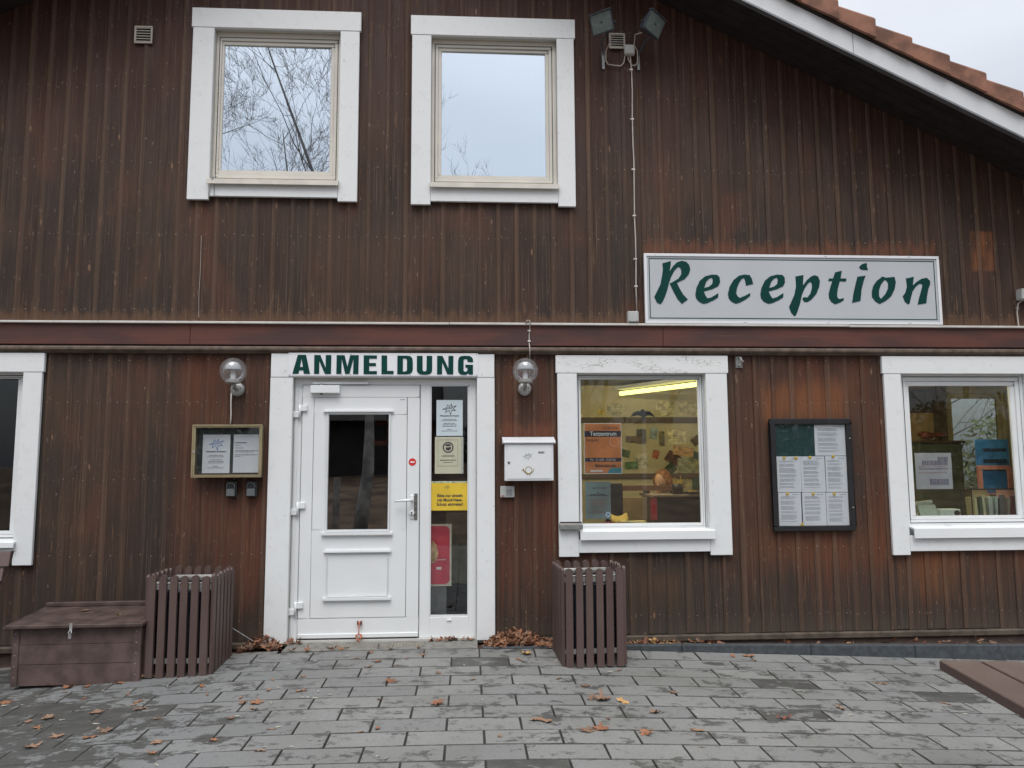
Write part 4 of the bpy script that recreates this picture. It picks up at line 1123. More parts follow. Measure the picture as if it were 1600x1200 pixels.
def scribble_logo(b, cx, cz, s, y, rnd):
    """the camp site's loose star-like scribble mark"""
    pts = [(-1, -.15), (-.45, .05), (-.30, .50), (0, .15), (.25, .62), (.30, .15), (.95, .38), (.50, -.10), (.85, -.32), (.25, -.28), (.15, -.95), (-.10, -.30), (-.60, -.62), (-.42, -.15)]
    for i in range(len(pts)):
        a, c = pts[i], pts[(i+1) % len(pts)]
        d = Vector((c[0]-a[0], c[1]-a[1])); nn = Vector((-d.y, d.x)).normalized()*.035
        b.add([(cx+s*(a[0]-nn.x), y, cz+s*(a[1]-nn.y)), (cx+s*(c[0]-nn.x), y, cz+s*(c[1]-nn.y)), (cx+s*(c[0]+nn.x), y, cz+s*(c[1]+nn.y)), (cx+s*(a[0]+nn.x), y, cz+s*(a[1]+nn.y))], [(0, 1, 2, 3)])
    for k in range(7):
        x = cx+s*(-.42+.13*k); z = cz+s*rnd.uniform(-.05, .08)
        rect(b, x, x+s*.045, z-s*.12, z+s*.14, y); rect(b, x, x+s*.10, z+s*.02, z+s*.06, y)
b = B(); scribble_logo(b, .470, 1.428, .036, -.1251, random.Random(1)); mk('logo', b, INK, t, fix=False)
t = thing('door_bell', 'white door bell panel below the mailbox', 'door bell', (.31, -.02, 1.10))
mk('bell_plate', B().box(.258, .372, -.032, -.0145, 1.100, 1.190), GREYPL, t, bev=.004)
mk('speaker_grille', B().box(.303, .352, -.034, -.0322, 1.112, 1.164), simple('grey bell grille', (.27, .28, .29), .6), t)
mk('button', B().box(.268, .292, -.035, -.0322, 1.106, 1.118), simple('red brown bell label', (.35, .15, .12), .6), t)
def keysafe(label, X, Z):
    t = thing('key_safe', label, 'key safe', (X, -.015, Z), 0, 'black key safes under the gold notice case')
    mk('safe_body', B().box(X, X+.082, -.055, -.0145, Z, Z+.126), BLACKP, t, bev=.006)
    mk('safe_cover', B().box(X+.006, X+.070, -.068, -.0552, Z+.008, Z+.066), GREYD, t, bev=.004)
    b = B(); a = [(X+.010+0, Z+.068)]
    arc = [(X+.038+.030*math.cos(u), Z+.086+.026*math.sin(u)) for u in [PI*i/8 for i in range(9)]]
    b.tube([(X+.008, -.060, Z+.066)]+[(x, -.060, z) for x, z in arc[::-1]]+[(X+.068, -.060, Z+.066)], .004, 6)
    mk('shackle', b, GREYD, t, smooth=True)
keysafe('left of the two black key safes below the gold case', -1.874, 1.118)
keysafe('black key safe nearer to the white door casing', -1.720, 1.118)

# ---------------------------------------------------------------- gold notice case
t = thing('notice_case', 'gold framed glazed notice case with two sheets inside', 'notice case', (-1.87, -.02, 1.27))
X0, X1, Z0, Z1 = -2.128, -1.596, 1.272, 1.680
mk('case_back', B().box(X0+.012, X1-.012, -.030, -.0145, Z0+.012, Z1-.012), DARKFELT, t)
mk('case_side', B().frame(X0+.004, X1-.004, Z0+.004, Z1-.004, X0+.020, X1-.020, Z0+.018, Z1-.016, -.088, -.0302), GOLDD, t)
mk('case_frame', B().frame(X0, X1, Z0, Z1, X0+.010, X1-.010, Z0+.010, Z1-.010, -.104, -.0882).frame(X0+.0102, X1-.0102, Z0+.0102, Z1-.0102, X0+.024, X1-.024, Z0+.022, Z1-.022, -.098, -.0884), GOLD, t, bev=.0015)
mk('case_glass', B().box(X0+.022, X1-.022, -.096, -.094, Z0+.020, Z1-.020), G_CLEAR, t)
mk('case_lock', B().tube([(X0+.018, -.098, 1.47), (X0+.018, -.108, 1.47)], .008, 10), STEEL, t)
r9 = random.Random(9)
def hours(b, X0, X1, Z0, Z1, y, title=True):
    w_ = X1-X0; h = Z1-Z0; cx = (X0+X1)/2
    text(b, 'Öffnungszeiten der Rezeption', cx, Z0+h*.545, y, w_*.062, xs=.98, bold=.0006)
    for f, k in ((.455, .5), (.415, .62), (.34, .45), (.30, .55), (.26, .55), (.17, .18), (.13, .6)):
        greek(b, cx-w_*k/2, cx+w_*k/2, Z0+h*f, h*.012, y, r9)
def loose(b, X0, X1, Z0, Z1, y):
    w_ = X1-X0; h = Z1-Z0
    rect(b, X0+w_*.06, X0+w_*.48, Z0+h*.77, Z0+h*.79, y)
    for f, k in ((.71, .2), (.64, .3), (.57, .85), (.535, .7), (.46, .8), (.42, .2)): greek(b, X0+w_*.06, X0+w_*(.06+k), Z0+h*f, h*.012, y, r9)
def mark(col, s=.27, zf=.77):
    def fn(b, X0, X1, Z0, Z1, y): scribble_logo(b, (X0+X1)/2, Z0+(Z1-Z0)*zf, (X1-X0)*s, y, random.Random(4))
    return ('logo', fn, col)
paper('notice_sheet', 'opening hours sheet with a blue scribble logo in the gold case', -2.068, -1.858, 1.305, 1.605, -.034, PAPER, hours, INKD, extra=(mark(INKB),))
paper('notice_sheet', 'plain typed sheet in the right half of the gold case', -1.832, -1.620, 1.308, 1.606, -.034, PAPER, loose, INKD)

# ---------------------------------------------------------------- black noticeboard with its sheets
t = thing('notice_board', 'black framed glass notice board with green back on the bare boards', 'notice board', (2.81, -.02, .807))
X0, X1, Z0, Z1 = 2.462, 3.140, .812, 1.722
mk('board_back', B().box(X0+.02, X1-.02, -.028, -.0145, Z0+.02, Z1-.02), GREENB, t)
mk('board_frame', B().frame(X0, X1, Z0, Z1, X0+.044, X1-.040, Z0+.040, Z1-.044, -.052, -.0145), BLACKF, t, bev=.005)
mk('board_glass', B().box(X0+.042, X1-.038, -.042, -.040, Z0+.038, Z1-.042), G_CLEAR, t)
for z in (1.56, 1.0): mk('board_lock', B().tube([(X1-.018, -.052, z), (X1-.018, -.058, z)], .006, 10), STEEL, t)
def rules(b, X0, X1, Z0, Z1, y, cols=1.):
    h = Z1-Z0; z = Z1-h*.13
    w_ = (X1-X0)
    greek(b, X0+w_*.62, X0+w_*.9, Z1-h*.07, .004, y, r9)
    while z > Z0+h*.12:
        for _ in range(r9.choice((2, 3, 4, 5))):
            if z < Z0+h*.10: break
            greek(b, X0+w_*.10, X0+w_*r9.uniform(.66, .80), z, .0028, y, r9); z -= .0082
        z -= .010
sheets = [('upper right sheet hanging alone on the green board', 2.838, 3.096, 1.420, 1.672, 0), ('middle row left sheet under the green area', 2.512, 2.712, 1.126, 1.414, 0),
          ('middle row centre sheet of the notice board', 2.714, 2.914, 1.124, 1.414, -.006), ('middle row right sheet of the notice board', 2.918, 3.096, 1.124, 1.416, .004),
          ('bottom left sheet beside a dark gap in the notice board', 2.514, 2.702, .856, 1.122, .004), ('bottom centre sheet right of the dark gap', 2.712, 2.908, .856, 1.121, 0),
          ('bottom right sheet in the notice board corner', 2.912, 3.096, .856, 1.120, 0)]
for i, (lb, a, c, d, e, ti) in enumerate(sheets):
    paper('notice_sheet', lb, a, c, d, e, -.0305-.0006*(i % 3), PAPER, rules, INK, tilt=ti, th=.0008)
for i, (mx_, mz, lb) in enumerate(((2.575, 1.402, 'on the middle row left sheet near its corner'), (2.672, 1.400, 'between the left and centre middle sheets'), (2.790, 1.406, 'at the top of the middle row centre sheet'), (2.985, 1.412, 'below the upper right sheet'),
                                (2.590, 1.112, 'at the top of the bottom left sheet'), (2.804, 1.110, 'at the top of the bottom centre sheet'), (2.980, 1.110, 'at the top of the bottom right sheet'), (2.702, .866, 'at the foot of the dark gap'))):
    m = mk('magnet', B().lathe([(0, .008), (.010, .008), (.0125, .005), (.0125, 0)], (0, 0, 0), 'Y', 14), YELLOW, None, smooth=True)
    m.location = (mx_, -.0318, mz); tag(m, 'round yellow magnet '+lb, 'magnet', 'yellow magnets on the notice board')

# ---------------------------------------------------------------- notices in the side light
paper('notice_sheet', 'bluish opening hours sheet at the top of the side light', -.253, -.041, 1.593, 1.883, .0425, PAPERB, hours, INKD, extra=(mark(INKD),))
def hinweis(b, X0, X1, Z0, Z1, y):
    w_ = X1-X0; cx = (X0+X1)/2-.008
    b.cur = 0
    for a, c, d, e in ((X0+.024, X0+.0255, Z0+.06, Z1-.024), (X1-.045, X1-.0435, Z0+.06, Z1-.024), (X0+.024, X1-.0435, Z0+.06, Z0+.0615), (X0+.024, X1-.0435, Z1-.0255, Z1-.024)): rect(b, a, c, d, e, y)
    text(b, 'HINWEIS', cx, Z0+.132, y, .026, xs=1.0)
    greek(b, cx-.065, cx+.065, Z0+.105, .006, y, r9); greek(b, cx-.035, cx+.035, Z0+.088, .004, y, r9)
    cz = Z1-.085; n = 28
    ring = [(cx+.044*math.cos(2*PI*i/n), y, cz+.044*math.sin(2*PI*i/n)) for i in range(n)]+[(cx+.034*math.cos(2*PI*i/n), y, cz+.034*math.sin(2*PI*i/n)) for i in range(n)]
    b.add(ring, [(i, (i+1) % n, n+(i+1) % n, n+i) for i in range(n)])
    b.add([(cx-.024, y, cz+.016), (cx-.014, y, cz+.026), (cx+.010, y, cz+.027), (cx+.024, y, cz+.016), (cx+.020, y, cz+.010), (cx-.020, y, cz+.010)], [(0, 1, 2, 3, 4, 5)])
    b.add([(cx-.022, y, cz-.002), (cx+.026, y, cz+.004), (cx+.022, y, cz-.014), (cx+.004, y, cz-.026), (cx-.016, y, cz-.020)], [(0, 1, 2, 3, 4)])
paper('notice_sheet', 'cream HINWEIS sheet with a masked face symbol in the side light', -.264, -.036, 1.290, 1.585, .0425, PAPERC, hinweis, INKD, extra=(('edge_tape', lambda b, X0, X1, Z0, Z1, y: rect(b, X1-.012, X1-.008, Z0, Z1, y), INKB),))
def yel(b, X0, X1, Z0, Z1, y):
    cx = (X0+X1)/2+.004
    for s_, z in (('Bitte nur einzeln', .107), ('mit Mund-Nase-', .072), ('Schutz eintreten!', .038)): text(b, s_, cx, Z0+z, y, .034, xs=.90, bold=.0009)
paper('notice_sheet', 'yellow sign asking visitors to enter one by one with masks', -.294, .001, .998, 1.216, .0425, YELLOW, yel, INKD, extra=(('logo', lambda b, X0, X1, Z0, Z1, y: scribble_logo(b, (X0+X1)/2-.02, Z1-.032, .022, y, random.Random(4)), BRASS),))
paper('tape_strip', 'narrow greenish torn strip directly above the yellow sign', -.292, -.004, 1.2168, 1.230, .0425, simple('tape', (.42, .47, .35), .6, var=.5, sc=60), cat='tape')

# ---------------------------------------------------------------- posters and bird on the office window
def corona(b, X0, X1, Z0, Z1, y):
    text(b, 'CORONA-', X1-.018, Z1-.052, y, .034, 'RIGHT', xs=.85)
    text(b, 'Bergwitz', X0+.018, Z0+.265, y, .034, 'LEFT', xs=.85)
    text(b, 'Bahnhofstraße 11', X1-.008, Z0+.055, y, .036, 'RIGHT', xs=.84, bold=.0008)
def band(b, X0, X1, Z0, Z1, y): rect(b, X0+.004, X1-.004, Z1-.112, Z1-.064, y+.0004); rect(b, X0+.006, X1-.004, Z0+.100, Z0+.130, y+.0004)
def bandtext(b, X0, X1, Z0, Z1, y):
    text(b, 'Testzentrum', (X0+X1)/2+.004, Z1-.102, y-.0006, .047, xs=.90, bold=.0009)
    text(b, 'Mo. - Fr. 8.00 - 15.00 Uhr', (X0+X1)/2, Z0+.107, y-.0006, .024, xs=.84)
    for a in range(16):
        t0, t1 = 2*PI*a/16, 2*PI*(a+.8)/16; cx, cz, r = X1-.062, Z0+.262, .036
        b.add([(cx+r*math.cos(t0), y, cz+r*math.sin(t0)), (cx+r*math.cos(t1), y, cz+r*math.sin(t1)), (cx+(r+.002)*math.cos(t1), y, cz+(r+.002)*math.sin(t1)), (cx+(r+.002)*math.cos(t0), y, cz+(r+.002)*math.sin(t0))], [(0, 1, 2, 3)])
    greek(b, X0+.05, X0+.15, Z0+.018, .014, y, r9)
paper('poster', 'orange CORONA Testzentrum poster stuck inside the office window', .948, 1.258, 1.280, 1.694, .0585, WHITEP, None, extra=(
    ('print_ground', lambda b, X0, X1, Z0, Z1, y: rect(b, X0+.005, X1-.005, Z0+.005, Z1-.005, y+.0009), ORANGE), ('band', band, NAVY), ('text', corona, NAVY), ('light_text', bandtext, WHITEP),
    ('teal_corner', lambda b, X0, X1, Z0, Z1, y: b.add([(X1-.120, y, Z0+.006), (X1-.005, y, Z0+.006), (X1-.005, y, Z0+.050), (X1-.09, y, Z0+.048), (X1-.108, y, Z0+.034)], [(0, 1, 2, 3, 4)]), TEAL)), cat='poster')
def grey_(b, X0, X1, Z0, Z1, y):
    text(b, 'APOTHEKE', (X0+X1)/2+.01, Z1-.062, y, .026, xs=.95)
    for f, k in ((.70, .08), (.655, .6), (.62, .8)): greek(b, (X0+X1)/2-k*.1, (X0+X1)/2+k*.1, Z0+.297*f, .007, y, r9)
def grey2(b, X0, X1, Z0, Z1, y):
    for f, k in ((.53, .9), (.47, .6), (.41, .7), (.36, .7), (.30, .7), (.22, .6), (.17, .6)): greek(b, (X0+X1)/2-k*.09, (X0+X1)/2+k*.09, Z0+.297*f, .005, y, r9)
def star(b, X0, X1, Z0, Z1, y):
    cx, cz = X1-.024, Z0+.036; b.add([(cx+.021*math.cos(2*PI*i/20), y, cz+.021*math.sin(2*PI*i/20)) for i in range(20)], [tuple(range(20))])
def star2(b, X0, X1, Z0, Z1, y):
    cx, cz = X1-.024, Z0+.036
    for k in range(3):
        a = PI/3*k+.2; d = Vector((math.cos(a), math.sin(a)))*.014; q = Vector((-d.y, d.x))*.22
        b.add([(cx+d.x+q.x, y-.0004, cz+d.y+q.y), (cx-d.x+q.x, y-.0004, cz-d.y+q.y), (cx-d.x-q.x, y-.0004, cz-d.y-q.y), (cx+d.x-q.x, y-.0004, cz+d.y-q.y)], [(0, 1, 2, 3)])
paper('poster', 'faded grey green pharmacy poster below the orange one', .952, 1.160, .918, 1.218, .0585, GREYP, grey_, INKD, extra=(('red_lines', grey2, simple('red brown print', (.25, .09, .08), .7)), ('badge', star, PAPERB), ('badge_star', star2, INKB)), cat='poster')
bird = [(-.100, -.012), (-.080, .020), (-.045, .036), (-.022, .034), (-.004, .052), (.010, .052), (.022, .036), (.060, .032), (.090, .006), (.102, -.022), (.078, -.006), (.045, .000), (.026, -.008), (.014, -.030), (.002, -.052), (-.012, -.034), (-.008, -.010), (-.040, .000), (-.072, -.004)]
b = B().prism([[(1.437+x, 1.757+z) for x, z in bird]], .0575, .0587)
tag(mk('bird_decal', b, BLACKP, None), 'black flying bird decal stuck on the office window', 'decal')

# ---------------------------------------------------------------- slatted bins
def slat_geo(b, w_, h, th, M):
    """upright board with a round top, standing at the origin"""
    pts = [(-w_/2, 0), (w_/2, 0), (w_/2, h-w_/2)]+[(w_/2*math.cos(a), h-w_/2+w_/2*.85*math.sin(a)) for a in [PI*i/8 for i in range(1, 8)]]+[(-w_/2, h-w_/2)]
    q = B().prism([pts], -th/2, th/2)
    o = len(b.v); b.v += [tuple(M @ Vector(p)) for p in q.v]; b.f += [[o+i for i in f] for f in q.f]; b.mi += q.mi
def bin_(label, loc, rz, rnd, slant=0):
    t = thing('slatted_bin', label, 'litter bin', loc, rz, 'brown slatted litter bins either side of the door')
    Wd = .44; H = .675
    for side in range(4):
        R = Matrix.Rotation(side*PI/2, 4, 'Z')
        for i in range(6 if side != 2 else 6):
            x = -Wd/2+.040+i*(Wd-.080)/5
            M = R @ Matrix.Translation((x+rnd.uniform(-.002, .002), -Wd/2, rnd.uniform(-.004, .004)))
            b = B(); slat_geo(b, .049, H+rnd.uniform(-.006, .006), .018, M)
            mk('slat', b, SLAT, t, local=True, bev=.0015)
        for z in (.085, .575):
            b = B().box(-Wd/2+.012, Wd/2-.012, -Wd/2+.0105, -Wd/2+.0135, z, z+.034, R)
            mk('hoop_bar', b, simple('bin flat bar', (.34, .33, .31), .5, .5, var=.2) if 'bin flat bar' not in bpy.data.materials else bpy.data.materials['bin flat bar'], t, local=True)
    b = B()
    for side in range(4):
        R = Matrix.Rotation(side*PI/2, 4, 'Z')
        for i in range(9): x = -.165+.0412*i; b.box(x-.0015, x+.0015, -.188, -.185, .05, .575, R)
        for i in range(13): z = .06+.0425*i; b.box(-.186, .186, -.1885, -.1855, z, z+.003, R)
    mk('wire_basket', b, WIRE, t, kind='stuff', local=True)
    b = B(); n = 20
    prof = [(.165, .055), (.172, .2), (.176, .4), (.178, .545), (.172, .553), (.150, .50), (.142, .35), (.10, .26), (0, .25)]
    for r_, z in prof:
        for k in range(n):
            a = 2*PI*k/n; rr = r_*(1+rnd.uniform(-.05, .05)); s_ = max(abs(math.cos(a)), abs(math.sin(a)))
            b.v.append((rr*math.cos(a)*(1.0/s_*.55+.45), rr*math.sin(a)*(1.0/s_*.55+.45), z+rnd.uniform(-.006, .006)))
    for i in range(len(prof)-1):
        for k in range(n): b.f.append([i*n+k, i*n+(k+1) % n, (i+1)*n+(k+1) % n, (i+1)*n+k]); b.mi.append(0)
    mk('bin_bag', b, BLUEBIN, t, local=True)
    b = B()
    q = .178
    b.tube([(-q, -q, .612), (q, -q, .612), (q, q, .612), (-q, q, .612), (-q, -q, .612)], .007, 6)
    b.tube([(-q, q, .612), (-q-.02, q+.02, .59), (-q-.02, q+.02, .56)], .006, 6)
    b.box(-q, q, q-.03, q, .604, .608)
    mk('lid_ring', b, STEEL, t, local=True)
    return t
rb = random.Random(21)
bl = bin_('slatted brown bin between the chest and the door', (-1.955, -.495, zg(-1.955, -.6)-.004), math.radians(-1.5), rb)
br = bin_('slatted brown bin under the office window right of the mailbox', (.875, -.495, zg(.875, -.6)+.002), math.radians(3.5), rb)
for i, (lx, ly, lz, ll) in enumerate(((-2.095, -.62, .69, 'dry leaf caught on the left rim of the left bin'),)): pass

# ---------------------------------------------------------------- wooden chest
cz = zg(-2.6, -.6)
t = thing('storage_chest', 'low brown wooden chest with a sloping lid beside the left bin', 'chest', (-2.60, -.52, cz), math.radians(1.2))
X0, X1, Y0, Y1 = -.405, .405, -.235, .235
for i, (a, c) in enumerate(((.0, .135), (.137, .262), (.264, .392))):
    mk('front_board', B().box(X0, X1, Y0-.002*(i % 2), Y0+.02, a, c), BOXP, t, local=True, bev=.002)
for x in (X0, X1-.02):
    b = B(); vs = [(xx, y, z) for xx in (x, x+.0199) for y, z in ((Y0+.0205, 0), (Y1, 0), (Y1, .406), (Y0+.0205, .372))]
    b.add(vs, [(0, 1, 2, 3), (4, 5, 6, 7), (0, 1, 5, 4), (1, 2, 6, 5), (2, 3, 7, 6), (3, 0, 4, 7)])
    mk('side_board', b, BOXP, t, local=True)
mk('corner_post', B().box(X0-.006, X0+.035, Y0-.010, Y0-.0025, 0, .388), BOXP, t, local=True, bev=.002)
mk('corner_post', B().box(X1-.045, X1+.006, Y0-.010, Y0-.0025, 0, .388), BOXP, t, local=True, bev=.002)
b = B()
for x in (X0+.014, X1-.022):
    for z in (.05, .12, .19, .26, .33): b.tube([(x, Y0-.0101, z+.01), (x, Y0-.012, z+.01)], .0035, 8)
mk('screws', b, STEEL, t, kind='stuff', local=True)
mk('back_board', B().box(X0+.0201, X1-.0201, Y1-.02, Y1, 0, .40), BOXP, t, local=True)
vs = [(xx, y, z) for xx in (X0-.035, X1+.030) for y, z in ((Y0-.055, .378), (Y0-.055, .400), (Y1+.0, .432), (Y1+.0, .410))]
mk('lid', B().add(vs, [(0, 1, 2, 3), (4, 5, 6, 7), (0, 1, 5, 4), (1, 2, 6, 5), (2, 3, 7, 6), (3, 0, 4, 7)]), BOXD, t, local=True, bev=.003)
mk('hinge_batten', B().box(X0-.03, X1+.03, Y1-.03, Y1+.015, .4325, .460), BOXD, t, local=True, bev=.003)
b = B().box(-.030, -.012, Y0-.060, Y0-.0555, .37, .41).tube([(-.021, Y0-.062, .372), (-.030, Y0-.07, .352), (-.020, Y0-.072, .338), (-.010, Y0-.07, .352), (-.018, Y0-.062, .368)], .004, 6)
mk('hasp', b, STEEL, t, local=True)
mk('padlock', B().box(-.030, -.012, Y0-.072, Y0-.060, .312, .340), STEEL, t, local=True, bev=.002)

# ---------------------------------------------------------------- benches
def plank_bench(label, loc, rz, seat_n, seat_w, L, zseat, back=False, end_in=.55):
    t = thing('plank_bench', label, 'bench', loc, rz)
    g = .014
    for i in range(seat_n):
        x0 = i*(seat_w+g)
        mk('seat_plank', B().box(x0, x0+seat_w, -L, 0, zseat-.045, zseat), SLAT, t, local=True, bev=.004)
    Wt = seat_n*(seat_w+g)-g
    for y in (-end_in, -L+end_in):
        lg = mk('leg', B().box(.06, .14, y-.05, y+.05, -.12, zseat-.105).box(Wt-.14, Wt-.06, y-.05, y+.05, -.12, zseat-.105), SLAT, t, local=True, bev=.004)
        mk('cross_beam', B().box(.03, Wt-.03, y-.035, y+.035, zseat-.104, zseat-.046), SLAT, lg, local=True, bev=.004)
    return t
ang = math.atan2(2.195-2.091, -2.6+3.288)
plank_bench('end of a brown plank bench in the bottom right corner', (2.195, -2.600, 0), -ang, 3, .172, 2.1, .45, end_in=.95)
t = thing('park_bench', 'brown bench whose backrest ends peek in at the left edge', 'bench', (-3.0, -.85, zg(-3.6, -.85)))
zb = zg(-3.6, -.85)
for i, (xe, yb, z0, z1) in enumerate(((-.04, .035, .715, .80), (-.065, .010, .625, .70), (-.080, -.015, .535, .608))):
    b = B(); vs = [(x, y+yb+(.03 if z_ else 0), (z1 if z_ else z0)-zb) for x in (-1.5, xe+.002*0) for z_ in (0, 1) for y in (0, .038)]
    b.add(vs, [(0, 1, 3, 2), (4, 5, 7, 6), (0, 1, 5, 4), (2, 3, 7, 6), (0, 2, 6, 4), (1, 3, 7, 5)])
    mk('back_plank', b, SLAT, t, local=True, bev=.005)
for i in range(3): mk('seat_plank', B().box(-1.5, -.17, -.42+.125*i, -.31+.125*i, .40, .44), SLAT, t, local=True, bev=.004)
for x in (-1.25, -.45):
    mk('bench_frame', B().box(x-.03, x+.03, -.40, .0, .34, .3995).box(x-.03, x+.03, -.38, -.32, -.1, .3395).box(x-.03, x+.03, -.06, 0.0, -.1, .3395), SLAT, t, local=True)
    mk('back_post', B().box(x-.03, x+.03, .07, .105, .1, .86), SLAT, t, local=True)
t = thing('leaning_rod', 'thin grey rod leaning from the left bin down to the leaves by the door', 'rod', (-1.66, -.15, 0))
mk('rod', B().tube([(-1.765, -.16, .155), (-1.615, -.12, .045)], .004, 6), ZINC, t)

# ---------------------------------------------------------------- rooms behind the glass
ROOMX0, ROOMX1, ROOMY, CZ = .36, 6.85, 3.2, 2.32
b = B().box(ROOMX0, 6.08, ROOMY, ROOMY+.1, 0, CZ).box(6.08, 6.80, ROOMY, ROOMY+.1, 0, .95).box(6.08, 6.80, ROOMY, ROOMY+.1, 2.22, CZ).box(6.80, ROOMX1, ROOMY, ROOMY+.1, 0, CZ)
mk('office_back_wall', b, CREAMWALL, house)
mk('office_side_wall', B().box(ROOMX0-.08, ROOMX0, .141, ROOMY, 0, CZ).box(ROOMX1, ROOMX1+.08, .141, ROOMY, 0, CZ), CREAMWALL, house)
mk('office_ceiling', B().box(ROOMX0, ROOMX1, .142, ROOMY, CZ, CZ+.03), CEIL, house)
mk('tan_wall_panel', B().box(5.35, 5.88, ROOMY-.012, ROOMY-.001, 0.02, CZ-.002), TANWALL, house)
mk('wall_rail', B().box(ROOMX0+.002, 4.6, ROOMY-.030, ROOMY-.001, 1.855, 1.925), BROWNRAIL, house)
mk('wall_rail', B().box(ROOMX0+.002, 4.6, ROOMY-.030, ROOMY-.001, 1.175, 1.235), BROWNRAIL, house)
mk('wall_post', B().box(5.885, 6.0, ROOMY-.10, ROOMY-.001, .02, CZ-.002), BROWNRAIL, house)
ds = mk('rear_window', B().frame(6.02, 6.84, .89, 2.27, 6.08, 6.80, .951, 2.219, ROOMY-.03, ROOMY-.001), simple('cream window frame', (.52, .46, .28), .5), house, bev=.004)
mk('rear_sash', B().frame(6.081, 6.799, .952, 2.218, 6.14, 6.74, 1.01, 2.16, ROOMY, ROOMY+.05), bpy.data.materials['cream window frame'], ds, bev=.004)
mk('rear_pane', B().box(6.138, 6.742, ROOMY+.02, ROOMY+.025, 1.008, 2.162), glass('rear window glass', .06, (.92, .95, .92)), ds)

# ceiling lamp
t = thing('tube_lamp', 'glowing yellow fluorescent tube lamp under the office ceiling', 'ceiling lamp', (2.1, 2.5, 2.2))
pa, pb = Vector((1.857, 3.02, 2.205)), Vector((2.47, 1.90, 2.205))
mk('lamp_tube', B().tube([pa, pb], .027, 10), TUBE, t)
for n_, (x_, y_) in enumerate(((.75, .95), (3.5, 1.1))):  # two tubes added out of view to brighten the room
    t2 = thing('tube_lamp', ('added unseen fill tube above the poster side of the office', 'added unseen fill tube above the counter side of the office')[n_], 'ceiling lamp', (x_+.6, y_, 2.27))
    mk('lamp_tube', B().tube([(x_, y_, 2.262), (x_+1.2, y_, 2.262)], .02, 8), FILLTUBE, t2)
    mk('lamp_housing', B().box(x_-.04, x_+1.24, y_-.05, y_+.05, 2.285, 2.318), PVC, t2)
d = (pb-pa).normalized(); q = Vector((-d.y, d.x, 0))*.07
b = B(); vs = [tuple(p+s_*q+Vector((0, 0, z))) for p in (pa-d*.03, pb+d*.03) for s_ in (-1, 1) for z in (.045, .085)]
b.add(vs, [(0, 1, 3, 2), (4, 5, 7, 6), (0, 1, 5, 4), (2, 3, 7, 6), (0, 2, 6, 4), (1, 3, 7, 5)])
mk('lamp_housing', b, PVC, t)
# pin wall
cards = [('large cream card pinned high on the office wall', 2.47, 2.70, 1.59, 1.77, (.62, .56, .36), 0), ('brown folded card fan low on the office wall', 2.40, 2.58, 1.36, 1.50, (.10, .04, .03), .6),
    ('dark green striped card under the brown one', 2.46, 2.60, 1.24, 1.36, (.035, .06, .03), -.75), ('narrow picture strip left of the cream card', 2.36, 2.43, 1.57, 1.75, (.16, .14, .08), 0),
    ('small brown tilted card at the window right side', 2.73, 2.83, 1.60, 1.72, (.09, .06, .04), .9), ('blue green tilted card near the right frame', 2.71, 2.84, 1.42, 1.51, (.06, .10, .10), .4),
    ('landscape postcard left of the pale streak', 1.86, 1.98, 1.44, 1.53, (.10, .13, .09), .25), ('green meadow postcard under the rails', 1.93, 2.09, 1.29, 1.38, (.10, .20, .10), -.03),
    ('grey group photo on the office wall', 1.94, 2.18, 1.61, 1.69, (.13, .10, .085), .05), ('dark upright photo beside the group photo', 2.08, 2.20, 1.60, 1.78, (.09, .085, .075), 0),
    ('wide pale sheet above the top rail', 2.62, 2.88, 1.95, 2.12, (.50, .45, .28), 0), ('pale sheet with a drawing above the rail', 2.33, 2.56, 1.94, 2.13, (.52, .47, .30), .02),
    ('faded map low behind the desk', 2.58, 2.92, 1.22, 1.42, (.30, .30, .20), 0), ('tan sheet low beside the map', 2.56, 2.74, 1.06, 1.18, (.42, .35, .17), -.2),
    ('dark poster at the right frame behind the desk', 2.76, 2.98, 1.02, 1.22, (.05, .09, .07), 0), ('yellow notes sheet left of the streak', 1.70, 1.90, 1.68, 1.84, (.36, .30, .15), 0), ('pale note pinned left above the orange poster', 1.46, 1.62, 1.70, 1.83, (.50, .46, .32), .06), ('brown leaflet right of the orange poster', 1.78, 1.88, 1.56, 1.64, (.14, .09, .06), -.1), ('white typed list at the streak', 2.06, 2.22, 1.30, 1.48, (.55, .52, .42), 0), ('grey sketch above the rail left of the bird', 1.72, 1.95, 1.95, 2.10, (.42, .38, .24), 0), ('small red card right of the typed list', 2.26, 2.34, 1.42, 1.52, (.35, .09, .05), .3),
    ('black and white photo above the rail at the right', 2.90, 3.02, 1.96, 2.08, (.12, .11, .10), -.1), ('pale blue leaflet high in the middle', 2.24, 2.33, 1.66, 1.80, (.25, .32, .34), .12),
    ('small yellow flower card pinned above the rail', 1.60, 1.68, 1.96, 2.02, (.65, .50, .10), .2),
    ('pale orange sheet behind the tilted cards', 2.52, 2.78, 1.45, 1.56, (.55, .33, .16), .15)]
for i, (lb, a, c, d_, e, col_, ti) in enumerate(cards):
    yy = ROOMY-.004-.0016*(i % 9)-(.0 if i != 17 else -.003)
    m = simple('pinned card print %d' % i, col_, .6, var=.45, sc=16)
    paper('pinned_card', lb, a, c, d_, e, yy, m, (lambda b, X0, X1, Z0, Z1, y: [greek(b, X0+.02, X1-.02, z_, .005, y, r9) for z_ in (Z0+.04, Z0+.07, Z0+.10)]) if col_[0] > .3 else None, INK, cat='card', tilt=ti)
t = thing('wall_ornament', 'bright yellow curled wall ornament left of the postcards', 'ornament', (1.74, 3.1, 1.5))
